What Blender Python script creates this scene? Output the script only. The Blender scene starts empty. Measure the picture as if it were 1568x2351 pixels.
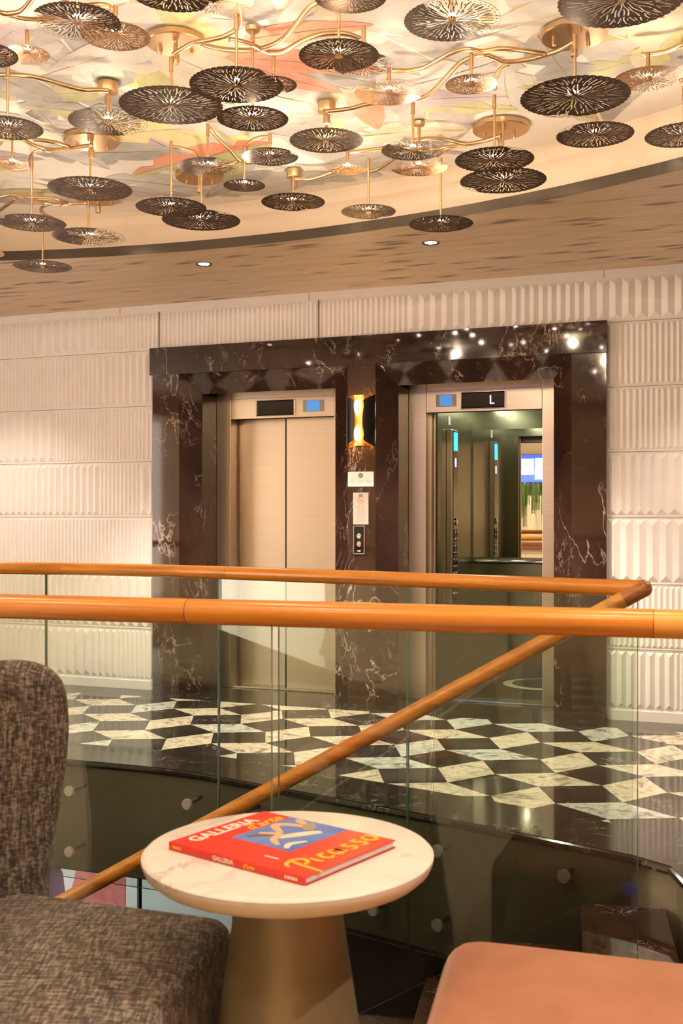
import bpy, bmesh, math, random
from mathutils import Vector, Matrix
random.seed(7)
C = bpy.context.scene.collection
PI = math.pi
EYE = 1.33
F = 2500.0
TH = math.radians(20.6)
ct, st = math.cos(TH), math.sin(TH)
OX, OY = -1.477, 8.354                      # foot of the lift wall, left edge of the marble portal

def W(u, v, z=0.0):                         # u along the lift wall, v out of it towards the room
    return Vector((OX + u*ct - v*st, OY - u*st - v*ct, z))
def UV(x, y):
    a, b = x-OX, y-OY
    return a*ct - b*st, -a*st - b*ct
def at(px, py, h):                          # point at height h above the eye
    Z = F*h/(1185-py)
    return Vector(((px-784)*Z/F, Z, EYE+h))

# ------------------------------------------------------------------ materials
def nm(name):
    m = bpy.data.materials.new(name); m.use_nodes = True
    nt = m.node_tree; b = nt.nodes['Principled BSDF']
    return m, nt, b
def simple(name, col, rough=.5, metal=0.0, coat=0.0, spec=.5):
    m, nt, b = nm(name)
    b.inputs['Base Color'].default_value = (*col, 1); b.inputs['Roughness'].default_value = rough
    b.inputs['Metallic'].default_value = metal; b.inputs['Coat Weight'].default_value = coat
    b.inputs['Specular IOR Level'].default_value = spec
    return m
def emit(name, col, s):
    m, nt, b = nm(name)
    b.inputs['Base Color'].default_value = (*col, 1)
    b.inputs['Emission Color'].default_value = (*col, 1); b.inputs['Emission Strength'].default_value = s
    return m
def N(nt, t, **kw):
    n = nt.nodes.new(t)
    for k, v in kw.items():
        if k in n.inputs: n.inputs[k].default_value = v
        else: setattr(n, k, v)
    return n
def L(nt, a, b): nt.links.new(a, b)
def coords(nt, scale=(1,1,1), rot=(0,0,0), kind='Object'):
    tc = N(nt, 'ShaderNodeTexCoord'); mp = N(nt, 'ShaderNodeMapping')
    mp.inputs['Scale'].default_value = scale; mp.inputs['Rotation'].default_value = rot
    L(nt, tc.outputs[kind], mp.inputs['Vector']); return mp.outputs['Vector']
def ramp(nt, fac, stops):
    r = N(nt, 'ShaderNodeValToRGB'); e = r.color_ramp.elements
    while len(e) < len(stops): e.new(.5)
    for k, (p, c) in enumerate(stops):
        e[k].position = p; e[k].color = (*c, 1) if len(c) == 3 else c
    L(nt, fac, r.inputs['Fac']); return r.outputs['Color']
def mixc(nt, f, a, b, blend='MIX'):
    m = N(nt, 'ShaderNodeMix'); m.data_type = 'RGBA'; m.blend_type = blend
    for s, i in ((f, 0), (a, 6), (b, 7)):
        if hasattr(s, 'links'): L(nt, s, m.inputs[i])
        else: m.inputs[i].default_value = s if i == 0 else (*s, 1)
    return m.outputs[2]
def veins(nt, vec, scale, width, dist=1.5, seed=0.0):
    """thin irregular lines where a warped noise crosses its middle value"""
    n = N(nt, 'ShaderNodeTexNoise'); n.noise_dimensions = '4D'
    n.inputs['W'].default_value = seed; n.inputs['Scale'].default_value = scale
    n.inputs['Detail'].default_value = 5; n.inputs['Roughness'].default_value = .62; n.inputs['Distortion'].default_value = dist
    L(nt, vec, n.inputs['Vector'])
    a = N(nt, 'ShaderNodeMath', operation='SUBTRACT'); L(nt, n.outputs['Fac'], a.inputs[0]); a.inputs[1].default_value = .5
    b = N(nt, 'ShaderNodeMath', operation='ABSOLUTE'); L(nt, a.outputs[0], b.inputs[0])
    return ramp(nt, b.outputs[0], [(0, (1,1,1)), (width, (0,0,0))])
def noise(nt, vec, scale, detail=4, rough=.55, dist=0.0):
    n = N(nt, 'ShaderNodeTexNoise'); n.inputs['Scale'].default_value = scale; n.inputs['Detail'].default_value = detail
    n.inputs['Roughness'].default_value = rough; n.inputs['Distortion'].default_value = dist
    L(nt, vec, n.inputs['Vector']); return n.outputs['Fac']

def dark_marble(name, base, base2, vein, rough, vs=1.0, amount=.9):
    m, nt, b = nm(name)
    v = coords(nt, (1, 1, .55), (0.3, .5, .2))
    bc = ramp(nt, noise(nt, v, 2.6*vs, 8, .6, .6), [(.3, base), (.7, base2)])
    v1 = veins(nt, v, 1.5*vs, .0055, .9, 1.0)
    msk = ramp(nt, noise(nt, v, 1.9*vs, 2), [(.50, (0,0,0)), (.66, (1,1,1))])
    v2 = veins(nt, v, 5*vs, .012, 1.6, 4.0)
    msk2 = ramp(nt, noise(nt, v, 4.3*vs, 3), [(.52, (0,0,0)), (.68, (1,1,1))])
    c1 = mixc(nt, 1.0, v1, msk, 'MULTIPLY'); c2 = mixc(nt, 1.0, v2, msk2, 'MULTIPLY')
    lines = mixc(nt, 1.0, c1, c2, 'ADD')
    bw = N(nt, 'ShaderNodeRGBToBW'); L(nt, lines, bw.inputs[0])
    mu = N(nt, 'ShaderNodeMath', operation='MULTIPLY'); L(nt, bw.outputs[0], mu.inputs[0]); mu.inputs[1].default_value = amount; mu.use_clamp = True
    L(nt, mixc(nt, mu.outputs[0], bc, vein), b.inputs['Base Color'])
    b.inputs['Roughness'].default_value = rough
    return m
M = {}
M['marble_dark'] = dark_marble('dark brown marble', (.022,.010,.007), (.058,.028,.019), (.55,.44,.37), .045)
M['marble_black'] = dark_marble('black marble', (.012,.011,.010), (.026,.022,.020), (.45,.42,.38), .07, 1.2, .75)

def white_tile():
    m, nt, b = nm('white veined floor marble')
    g = N(nt, 'ShaderNodeNewGeometry')
    tc = N(nt, 'ShaderNodeTexCoord')
    ad = N(nt, 'ShaderNodeVectorMath', operation='ADD')
    sc = N(nt, 'ShaderNodeVectorMath', operation='SCALE'); sc.inputs['Scale'].default_value = 37.0
    cmb = N(nt, 'ShaderNodeCombineXYZ')
    for k in range(3): L(nt, g.outputs['Random Per Island'], cmb.inputs[k])
    L(nt, cmb.outputs[0], sc.inputs[0]); L(nt, tc.outputs['Object'], ad.inputs[0]); L(nt, sc.outputs[0], ad.inputs[1])
    v = ad.outputs[0]
    warm = ramp(nt, noise(nt, v, 4.5, 6, .6, 2.5), [(.36, (.26,.21,.16)), (.44, (.62,.52,.40)), (.53, (.76,.67,.54)), (.60, (.66,.52,.36)), (.68, (.44,.29,.17))])
    cool = ramp(nt, noise(nt, v, 4.5, 6, .6, 2.5), [(.36, (.14,.15,.15)), (.46, (.52,.52,.48)), (.56, (.72,.69,.62)), (.68, (.25,.25,.24))])
    rr = ramp(nt, g.outputs['Random Per Island'], [(.62, (0,0,0)), (.66, (1,1,1))])
    base = mixc(nt, rr, warm, cool)
    vv = veins(nt, v, 5, .022, 3.0, 2.0)
    bw = N(nt, 'ShaderNodeRGBToBW'); L(nt, vv, bw.inputs[0])
    mu = N(nt, 'ShaderNodeMath', operation='MULTIPLY'); L(nt, bw.outputs[0], mu.inputs[0]); mu.inputs[1].default_value = .6
    L(nt, mixc(nt, mu.outputs[0], base, (.22,.17,.13)), b.inputs['Base Color'])
    b.inputs['Roughness'].default_value = .07
    return m
M['tile_white'] = white_tile()
def black_tile():
    m, nt, b = nm('black floor marble')
    v = coords(nt)
    bc = ramp(nt, noise(nt, v, 3, 6), [(.3, (.016,.014,.013)), (.7, (.034,.029,.026))])
    v1 = veins(nt, v, 1.6, .006, 1.5, 3.0)
    msk = ramp(nt, noise(nt, v, 2.2, 2), [(.5, (0,0,0)), (.65, (1,1,1))])
    L(nt, mixc(nt, mixc(nt, 1.0, v1, msk, 'MULTIPLY'), bc, (.4,.37,.33)), b.inputs['Base Color'])
    b.inputs['Roughness'].default_value = .06
    return m
M['tile_black'] = black_tile()

def table_marble():
    m, nt, b = nm('white table marble')
    v = coords(nt)
    c = ramp(nt, noise(nt, v, 3, 5), [(.3, (.66,.60,.55)), (.7, (.76,.71,.66))])
    v1 = veins(nt, v, 3.2, .035, 2.0, 1.0)
    msk = ramp(nt, noise(nt, v, 3, 2), [(.45, (0,0,0)), (.66, (1,1,1))])
    f = mixc(nt, 1.0, v1, msk, 'MULTIPLY')
    bw = N(nt, 'ShaderNodeRGBToBW'); L(nt, f, bw.inputs[0])
    mu = N(nt, 'ShaderNodeMath', operation='MULTIPLY'); L(nt, bw.outputs[0], mu.inputs[0]); mu.inputs[1].default_value = .6
    L(nt, mixc(nt, mu.outputs[0], c, (.30,.25,.23)), b.inputs['Base Color'])
    b.inputs['Roughness'].default_value = .3
    return m
M['table_marble'] = table_marble()
M['table_edge'] = simple('table cream edge', (.72,.60,.42), .35)

def plaster():
    m, nt, b = nm('white sculpted plaster')
    v = coords(nt)
    L(nt, ramp(nt, noise(nt, v, 9, 4), [(.3, (.80,.755,.725)), (.7, (.84,.795,.765))]), b.inputs['Base Color'])
    b.inputs['Roughness'].default_value = .6
    return m
M['plaster'] = plaster()
M['cream'] = simple('cream paint', (.62,.50,.37), .55)
M['cream_wall'] = simple('cream wall paint', (.50,.44,.35), .6)
M['taupe'] = simple('dim taupe wall', (.16,.13,.10), .6)
M['rim'] = simple('bronze rim metal', (.085,.068,.050), .3, .7)

def wood_soffit():
    m, nt, b = nm('oak ceiling veneer')
    v = coords(nt, (.55, 9, 9))
    g = noise(nt, v, 3.0, 7, .65, .8)
    base = ramp(nt, g, [(.28, (.54,.38,.235)), (.48, (.70,.52,.34)), (.72, (.80,.62,.43))])
    kv = coords(nt, (2.2, 9.5, 9))
    vo = N(nt, 'ShaderNodeTexVoronoi'); vo.inputs['Scale'].default_value = 1.0; vo.inputs['Randomness'].default_value = 1
    dv = N(nt, 'ShaderNodeVectorMath', operation='ADD')
    nz = N(nt, 'ShaderNodeTexNoise'); nz.inputs['Scale'].default_value = 2.0; L(nt, kv, nz.inputs['Vector'])
    sc = N(nt, 'ShaderNodeVectorMath', operation='SCALE'); sc.inputs['Scale'].default_value = .5; L(nt, nz.outputs['Color'], sc.inputs[0])
    L(nt, kv, dv.inputs[0]); L(nt, sc.outputs[0], dv.inputs[1]); L(nt, dv.outputs[0], vo.inputs['Vector'])
    k = ramp(nt, vo.outputs['Distance'], [(.08, (.92,.92,.92)), (.30, (0,0,0))])
    col = mixc(nt, k, base, (.12,.06,.028))
    # plank seams: every .2 m across the grain
    tc = N(nt, 'ShaderNodeTexCoord'); sp = N(nt, 'ShaderNodeSeparateXYZ'); L(nt, tc.outputs['Object'], sp.inputs[0])
    md = N(nt, 'ShaderNodeMath', operation='PINGPONG'); L(nt, sp.outputs['Y'], md.inputs[0]); md.inputs[1].default_value = .1
    sm = ramp(nt, md.outputs[0], [(.0, (1,1,1)), (.0035, (0,0,0))])
    L(nt, mixc(nt, sm, col, (.56,.42,.27)), b.inputs['Base Color'])
    b.inputs['Roughness'].default_value = .42
    return m
M['oak'] = wood_soffit()

def rail_wood(name, a, c):
    m, nt, b = nm(name)
    tc = N(nt, 'ShaderNodeTexCoord')
    mp = N(nt, 'ShaderNodeMapping'); mp.inputs['Scale'].default_value = (1.2, 30, 30)
    mp.inputs['Rotation'].default_value = (0, .02, 0); L(nt, tc.outputs['Object'], mp.inputs['Vector'])
    g = noise(nt, mp.outputs[0], 1.0, 5, .55, .5)
    L(nt, ramp(nt, g, [(.30, tuple(x*.62 for x in a)), (.5, a), (.72, c)]), b.inputs['Base Color'])
    b.inputs['Roughness'].default_value = .28; b.inputs['Coat Weight'].default_value = .35; b.inputs['Coat Roughness'].default_value = .2
    return m
M['rail'] = rail_wood('honey orange handrail wood', (.60,.215,.018), (.70,.285,.030))
M['rail_light'] = rail_wood('paler honey handrail wood', (.66,.31,.055), (.72,.36,.08))
M['rail_dark'] = rail_wood('reddish handrail elbow wood', (.42,.15,.04), (.52,.2,.05))
M['seam'] = simple('rail seam', (.22,.08,.02), .4)

def steel(name, col, rough, horiz=False):
    m, nt, b = nm(name)
    v = coords(nt, (2, 2, 420) if horiz else (420, 420, 2))
    g = noise(nt, v, 1.0, 2)
    b.inputs['Metallic'].default_value = 1
    L(nt, ramp(nt, g, [(.3, tuple(x*.93 for x in col)), (.7, tuple(min(1, x*1.05) for x in col))]), b.inputs['Base Color'])
    b.inputs['Roughness'].default_value = rough
    return m
M['steel'] = steel('brushed steel', (.63,.535,.42), .33, True)
M['steel_car'] = steel('lift cabin steel', (.27,.275,.19), .26)
M['chrome'] = simple('polished steel', (.72,.70,.66), .12, 1)
M['mirror'] = simple('cabin mirror', (.82,.82,.78), .01, 1)
M['black_gloss'] = simple('black gloss panel', (.006,.006,.008), .06)
M['black'] = simple('black satin', (.012,.011,.011), .4)
M['gold'] = simple('polished gold leaf', (.95,.62,.20), .28, 1)
M['brass'] = simple('satin brass', (.56,.37,.20), .34, 1)
M['bronze'] = simple('dark bronze disc', (.095,.052,.030), .42, .75)
M['bronze_pale'] = simple('light bronze disc', (.50,.29,.145), .36, 1)
M['bulb'] = emit('lit lamp', (1, .80, .60), 235)
M['led'] = emit('lit downlight', (1, .93, .84), 14)
M['lcd'] = emit('blue lit display', (.05,.20,.50), .55)
M['lcd_bright'] = emit('bright blue display', (.02,.30,.85), 1.6)
M['digit'] = emit('lit digit', (.45,.55,1.0), 2.2)
M['screen_blue'] = emit('lit blue screen', (.02,.05,.95), 2.2)
M['screen_lilac'] = emit('lit lilac slide', (.42,.38,.80), 1.5)
M['screen_pale'] = emit('lit pale slide', (.62,.72,.95), 1.9)
M['screen_text'] = emit('slide writing', (.9,.9,1.0), 2.0)
M['paper'] = simple('white card', (.78,.74,.70), .5)
M['plate'] = simple('grey notice plate', (.52,.46,.39), .35, .3)
M['ink'] = simple('grey print', (.33,.29,.26), .6)
M['ink_blue'] = simple('blue print', (.06,.08,.34), .6)
M['ink_red'] = simple('red print', (.62,.10,.07), .6)
M['grey_print'] = simple('mid grey emblem', (.22,.21,.20), .6)
M['fascia'] = simple('dark bronze fascia', (.30,.255,.175), .38, .15)
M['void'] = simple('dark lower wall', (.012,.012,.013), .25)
M['lower_floor'] = simple('pale lower floor', (.55,.53,.50), .2)
M['cone'] = simple('bronze lacquer', (.28,.22,.125), .36, .3)
M['slat'] = simple('cream slat', (.58,.48,.31), .6)
M['brown_rail'] = simple('brown leather bumper', (.20,.055,.022), .4)
M['leaf'] = simple('green leaf', (.09,.17,.035), .5)
M['red'] = simple('red book cover', (.72,.035,.018), .32)
M['red_dark'] = simple('dark red board', (.40,.02,.02), .4)
M['pages'] = simple('book pages', (.72,.68,.64), .8)
M['white_ink'] = simple('white cover print', (.85,.78,.70), .45)
M['yellow_ink'] = simple('yellow cover print', (.90,.46,.03), .45)

def glass():
    m, nt, b = nm('clear balustrade glass')
    nt.nodes.remove(b); out = [n for n in nt.nodes if n.type == 'OUTPUT_MATERIAL'][0]
    t = N(nt, 'ShaderNodeBsdfTransparent'); t.inputs['Color'].default_value = (.925,.955,.925,1)
    g = N(nt, 'ShaderNodeBsdfGlossy'); g.inputs['Roughness'].default_value = .0; g.inputs['Color'].default_value = (.9,.95,.92,1)
    fr = N(nt, 'ShaderNodeFresnel'); fr.inputs['IOR'].default_value = 1.42
    mx = N(nt, 'ShaderNodeMixShader'); L(nt, fr.outputs[0], mx.inputs[0]); L(nt, t.outputs[0], mx.inputs[1]); L(nt, g.outputs[0], mx.inputs[2])
    L(nt, mx.outputs[0], out.inputs['Surface']); return m
M['glass'] = glass()
M['glass_edge'] = simple('green glass edge', (.16,.24,.19), .08, 0, .5)

def tweed():
    m, nt, b = nm('brown grey tweed')
    a = noise(nt, coords(nt, (150, 26, 26), (0, 0, .35)), 1.0, 3, .6)
    c = noise(nt, coords(nt, (26, 150, 150), (0, 0, .35)), 1.0, 3, .6)
    ad = N(nt, 'ShaderNodeMath', operation='ADD'); L(nt, a, ad.inputs[0]); L(nt, c, ad.inputs[1])
    hf = N(nt, 'ShaderNodeMath', operation='MULTIPLY'); L(nt, ad.outputs[0], hf.inputs[0]); hf.inputs[1].default_value = .5
    L(nt, ramp(nt, hf.outputs[0], [(.40, (.024,.019,.015)), (.5, (.092,.072,.058)), (.60, (.26,.21,.17))]), b.inputs['Base Color'])
    b.inputs['Roughness'].default_value = .9; b.inputs['Sheen Weight'].default_value = .15
    bp = N(nt, 'ShaderNodeBump'); bp.inputs['Strength'].default_value = .4; bp.inputs['Distance'].default_value = .002
    L(nt, hf.outputs[0], bp.inputs['Height']); L(nt, bp.outputs[0], b.inputs['Normal'])
    return m
M['tweed'] = tweed()
def velvet():
    m, nt, b = nm('terracotta velvet')
    v = coords(nt)
    L(nt, ramp(nt, noise(nt, v, 6, 4, .6, 1.0), [(.3, (.29,.100,.048)), (.7, (.37,.142,.070))]), b.inputs['Base Color'])
    b.inputs['Roughness'].default_value = .75; b.inputs['Sheen Weight'].default_value = .5
    b.inputs['Sheen Tint'].default_value = (1, .75, .6, 1)
    return m
M['velvet'] = velvet()

def leafcol(name, c1, c2):
    m, nt, b = nm(name)
    v = coords(nt, (1, 1, 1))
    L(nt, ramp(nt, noise(nt, v, 3.2, 6, .65, .6), [(.32, c1), (.68, c2)]), b.inputs['Base Color'])
    b.inputs['Roughness'].default_value = .55
    return m
LEAF = [leafcol('mural grey', (.26,.25,.23), (.56,.53,.48)), leafcol('mural pale grey', (.46,.44,.40), (.68,.65,.58)),
        leafcol('mural olive', (.38,.36,.13), (.62,.59,.34)), leafcol('mural sand', (.54,.47,.33), (.72,.65,.51)),
        leafcol('mural coral', (.70,.20,.10), (.78,.42,.28)), leafcol('mural lilac', (.38,.31,.34), (.62,.54,.54)),
        leafcol('mural yellow', (.66,.56,.20), (.76,.69,.42))]
M['mural'] = leafcol('mural cream ground', (.80,.75,.66), (.86,.82,.75))

# ------------------------------------------------------------------ mesh helpers
def box(bm, x0, x1, y0, y1, z0, z1, mi=0):
    v = [bm.verts.new(p) for p in ((x0,y0,z0),(x1,y0,z0),(x1,y1,z0),(x0,y1,z0),(x0,y0,z1),(x1,y0,z1),(x1,y1,z1),(x0,y1,z1))]
    for f in ((0,3,2,1),(4,5,6,7),(0,1,5,4),(1,2,6,5),(2,3,7,6),(3,0,4,7)):
        bm.faces.new([v[i] for i in f]).material_index = mi
def quad(bm, pts, mi=0):
    f = bm.faces.new([bm.verts.new(p) for p in pts]); f.material_index = mi; return f
def prism(bm, pts, z0, z1, mi=0):
    a = [bm.verts.new((p[0], p[1], z0)) for p in pts]; b = [bm.verts.new((p[0], p[1], z1)) for p in pts]
    n = len(pts)
    bm.faces.new(a[::-1]).material_index = mi; bm.faces.new(b).material_index = mi
    for i in range(n): bm.faces.new((a[i], a[(i+1)%n], b[(i+1)%n], b[i])).material_index = mi
def lathe(bm, prof, n=48, c=(0,0), cap=True, mi=0):
    rings = []
    for r, z in prof:
        rings.append([bm.verts.new((c[0]+r*math.cos(2*PI*k/n), c[1]+r*math.sin(2*PI*k/n), z)) for k in range(n)])
    for a, b in zip(rings, rings[1:]):
        for k in range(n): bm.faces.new((a[k], a[(k+1)%n], b[(k+1)%n], b[k])).material_index = mi
    if cap:
        bm.faces.new(rings[0][::-1]).material_index = mi; bm.faces.new(rings[-1]).material_index = mi
def smooth_path(pts, n=8):
    pts = [Vector(p) for p in pts]
    if len(pts) < 3: return pts
    out = []
    P = [2*pts[0]-pts[1]] + pts + [2*pts[-1]-pts[-2]]
    for i in range(1, len(P)-2):
        a, b, c, d = P[i-1:i+3]
        for k in range(n):
            t = k/n
            out.append(.5*((2*b) + (c-a)*t + (2*a-5*b+4*c-d)*t*t + (3*b-a-3*c+d)*t**3))
    out.append(pts[-1]); return out
def tube(bm, pts, r, n=10, mi=0):
    pts = [Vector(p) for p in pts]; rings = []
    up = None
    for i, p in enumerate(pts):
        t = (pts[min(i+1, len(pts)-1)] - pts[max(i-1, 0)])
        if t.length < 1e-9: t = Vector((0,0,1))
        t.normalize()
        if up is None: up = Vector((0,0,1)) if abs(t.z) < .9 else Vector((1,0,0))
        x = t.cross(up).normalized(); y = x.cross(t).normalized(); up = y
        rings.append([bm.verts.new(p + r*(math.cos(2*PI*k/n)*x + math.sin(2*PI*k/n)*y)) for k in range(n)])
    for a, b in zip(rings, rings[1:]):
        for k in range(n): bm.faces.new((a[k], b[k], b[(k+1)%n], a[(k+1)%n])).material_index = mi
    bm.faces.new(rings[0]).material_index = mi; bm.faces.new(rings[-1][::-1]).material_index = mi
def mk(name, bm, mats, parent=None, loc=(0,0,0), rotz=0, smooth=False, bevel=0, seg=2):
    bmesh.ops.recalc_face_normals(bm, faces=bm.faces[:])
    me = bpy.data.meshes.new(name); bm.to_mesh(me); bm.free()
    for m in (mats if isinstance(mats, (list, tuple)) else [mats]): me.materials.append(m)
    if smooth:
        for p in me.polygons: p.use_smooth = True
        if smooth != 'all':
            try: me.set_sharp_from_angle(angle=math.radians(40))
            except Exception: pass
    o = bpy.data.objects.new(name, me); C.objects.link(o)
    o.location = loc; o.rotation_euler = (0, 0, rotz)
    if parent: o.parent = parent
    if bevel:
        b = o.modifiers.new('bevel', 'BEVEL'); b.width = bevel; b.segments = seg; b.limit_method = 'ANGLE'
    return o
def B(): return bmesh.new()
def tag(o, label=None, cat=None, group=None, kind=None):
    if label: o['label'] = label
    if cat: o['category'] = cat
    if group: o['group'] = group
    if kind: o['kind'] = kind
    return o
def thing(name, label, cat, loc=(0,0,0), rotz=0, group=None):
    o = bpy.data.objects.new(name, None); C.objects.link(o); o.empty_display_size = .1
    o.location = loc; o.rotation_euler = (0,0,rotz); return tag(o, label, cat, group)
def struct(o): o['kind'] = 'structure'; return o
WALLROT = -TH
def wloc(u=0, v=0, z=0): return W(u, v, z)
# in wall-local coordinates: x = u, y = -v (into the wall), z up
def wbox(bm, u0, u1, v0, v1, z0, z1, mi=0): box(bm, u0, u1, -v1, -v0, z0, z1, mi)

# ------------------------------------------------------------------ room limits
U0, U1, V1 = -5.2, 6.4, 9.3
CEIL, LOW, ART = 2.946, -3.2, EYE+1.95

# ------------------------------------------------------------------ lift wall: sculpted plaster panels
def ridge(bm, u0, u1, z0, z1, d):
    um = (u0+u1)/2; e = min((u1-u0)/2, (z1-z0)/3)
    a = [bm.verts.new(p) for p in ((u0,0,z0),(u1,0,z0),(u1,0,z1),(u0,0,z1))]
    b0 = bm.verts.new((um,-d,z0+e)); b1 = bm.verts.new((um,-d,z1-e))
    bm.faces.new((a[0],a[1],b0)); bm.faces.new((a[1],a[2],b1,b0)); bm.faces.new((a[2],a[3],b1)); bm.faces.new((a[3],a[0],b0,b1))
def row(bm, ua, ub, z0, z1, rnd):
    u = ua
    while u < ub - .012:
        w = rnd.choice([.034,.034,.036,.040,.060,.082])
        for _ in range(rnd.randint(4, 12)):
            if u >= ub - .012: break
            e = min(u+w, ub)
            if ub - e < .015: e = ub
            ridge(bm, u, e, z0, z1, min(.30*(e-u), .019)); u = e
bm = B(); rnd = random.Random(3)
rows = [.07, .465, .89, 1.325, 1.75, 2.175, 2.60]
box(bm, U0, .06, 0, .06, 0, CEIL); box(bm, 3.44, U1, 0, .06, 0, CEIL); box(bm, .06, 3.44, 0, .06, 2.55, CEIL)
for a, b in zip(rows, rows[1:]):
    row(bm, -2.3, .058, a+.012, b-.012, rnd); row(bm, 3.442, 4.6, a+.012, b-.012, rnd)
for ua, ub in ((-2.3, .088), (.094, 1.40), (1.406, 4.6)): row(bm, ua, ub, 2.612, 2.885, rnd)
# grooves are shown by thin dark reveals standing between the panels
for z in rows[1:]:
    wbox(bm, U0, .058, 0, .004, z-.011, z-.003); wbox(bm, 3.442, U1, 0, .004, z-.011, z-.003)
wbox(bm, U0, U1, 0, .010, 2.892, CEIL)
for ua, ub in ((U0,.05),(3.45,U1)): wbox(bm, ua, ub, 0, .014, 0, .065)
struct(mk('wall_back', bm, M['plaster'], loc=wloc(), rotz=WALLROT))
bm = B()
for u, z0, z1 in ((.091,2.606,2.89),(1.403,2.606,2.89),(-.25,2.893,2.944),(1.33,2.893,2.944),(3.42,2.893,2.944)):
    wbox(bm, u-.002, u+.002, 0, .0115, z0, z1)
for z in rows[1:]:
    for ua, ub in ((U0,.056),(3.444,U1)): wbox(bm, ua, ub, 0, .0055, z-.0035, z+.0005)
struct(mk('trim_5', bm, simple('shadow gap filler', (.30,.24,.18), .8), loc=wloc(), rotz=WALLROT))

# ------------------------------------------------------------------ marble portal
bm = B()
OPEN = [(.289, 1.643), (1.852, 3.216)]
ZT, ZI, INS, VF, VI, VJ = 2.40, 2.255, .135, .05, -.06, -.30
def wq(bm, pts): quad(bm, [(u, -v, z) for u, v, z in pts])
for ua, ub in ((.06, .289), (1.643, 1.852), (3.216, 3.44)): wq(bm, [(ua,VF,0),(ub,VF,0),(ub,VF,ZT),(ua,VF,ZT)])
wq(bm, [(.06,0,0),(.06,VF,0),(.06,VF,ZT),(.06,0,ZT)]); wq(bm, [(3.44,0,0),(3.44,VF,0),(3.44,VF,ZT),(3.44,0,ZT)])
for a, b in OPEN:
    ia, ib = a+INS, b-INS
    wq(bm, [(a,VF,0),(ia,VI,0),(ia,VI,ZI),(a,VF,ZT)]); wq(bm, [(b,VF,0),(ib,VI,0),(ib,VI,ZI),(b,VF,ZT)])
    wq(bm, [(a,VF,ZT),(b,VF,ZT),(ib,VI,ZI),(ia,VI,ZI)])
    wq(bm, [(ia,VI,0),(ia,VJ,0),(ia,VJ,ZI),(ia,VI,ZI)]); wq(bm, [(ib,VI,0),(ib,VJ,0),(ib,VJ,ZI),(ib,VI,ZI)])
    wq(bm, [(ia,VI,ZI),(ib,VI,ZI),(ib,VJ,ZI+.03),(ia,VJ,ZI+.03)])
wbox(bm, .045, 3.445, 0, VF+.018, ZT, 2.605)
struct(mk('trim_1', bm, M['marble_dark'], loc=wloc(), rotz=WALLROT))

bm = B(); wbox(bm, -.2, 3.9, -2.6, -2.5, -.3, 2.75); wbox(bm, -.25, -.2, -2.6, -.001, -.3, 2.75); wbox(bm, 3.9, 3.95, -2.6, -.001, -.3, 2.75)  # unseen black backing box, added to keep world light out of the portal
wbox(bm, -.25, 3.95, -2.6, -.001, 2.62, 2.75); wbox(bm, 1.70, 1.80, -2.5, -.1, -.3, 2.6); wbox(bm, -.25, 3.95, -2.6, -.31, -.3, -.06)
struct(mk('wall_light_block', bm, M['void'], loc=wloc(), rotz=WALLROT))
# ------------------------------------------------------------------ lifts
def lift_common(t, a, b, ja, jb, disp, lcd, lit):
    """a..b opening between the marble, ja..jb clear doorway; everything local to u=0"""
    bm = B(); wbox(bm, a, ja, -.55, VJ, 0, ZI+.04); mk('door_jamb', bm, M['steel'], t, bevel=.003)
    bm = B(); wbox(bm, jb, b, -.55, VJ, 0, ZI+.04); mk('door_jamb', bm, M['steel'], t, bevel=.003)
    bm = B(); wbox(bm, ja+.001, jb-.001, -.36, VJ-.002, 2.078, ZI+.04)
    wbox(bm, ja+.001, jb-.001, -.36, VJ, 2.078, 2.235)
    h = mk('door_header', bm, M['steel'], t, bevel=.003)
    bm = B(); wbox(bm, disp[0], disp[1], VJ, VJ+.014, 2.098, 2.212)
    d = mk('floor_display', bm, M['black_gloss'], h, bevel=.012, seg=3)
    bm = B()
    x0, x1, z0, z1 = disp[0]-.005, disp[1]+.005, 2.093, 2.217
    for q in ((x0,x1,z0,z0+.006),(x0,x1,z1-.006,z1),(x0,x0+.006,z0,z1),(x1-.006,x1,z0,z1)): wbox(bm, q[0], q[1], VJ, VJ+.017, q[2], q[3])
    mk('display_frame', bm, M['chrome'], h, bevel=.002)
    bm = B(); wbox(bm, lcd[0], lcd[1], VJ, VJ+.004, 2.118, 2.205); mk('notice_board', bm, simple('pale display surround', (.42,.34,.28), .5), h)
    w = lcd[1]-lcd[0]
    bm = B(); wbox(bm, lcd[0]+.18*w, lcd[1]-.20*w, VJ, VJ+.0055, 2.124, 2.200); mk('notice_screen', bm, M['lcd'], h)
    if lit:
        bm = B(); u = disp[0] + .66*(disp[1]-disp[0])
        wbox(bm, u, u+.008, VJ, VJ+.0155, 2.125, 2.185); wbox(bm, u, u+.032, VJ, VJ+.0155, 2.125, 2.132)
        mk('floor_letter', bm, M['digit'], h)
    bm = B(); wbox(bm, ja-.02, jb+.02, -.50, VJ-.01, -.03, .008)
    for k in range(4): wbox(bm, ja, jb, -.48+.045*k, -.462+.045*k, .008, .013)
    mk('door_sill', bm, M['chrome'], t)

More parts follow.
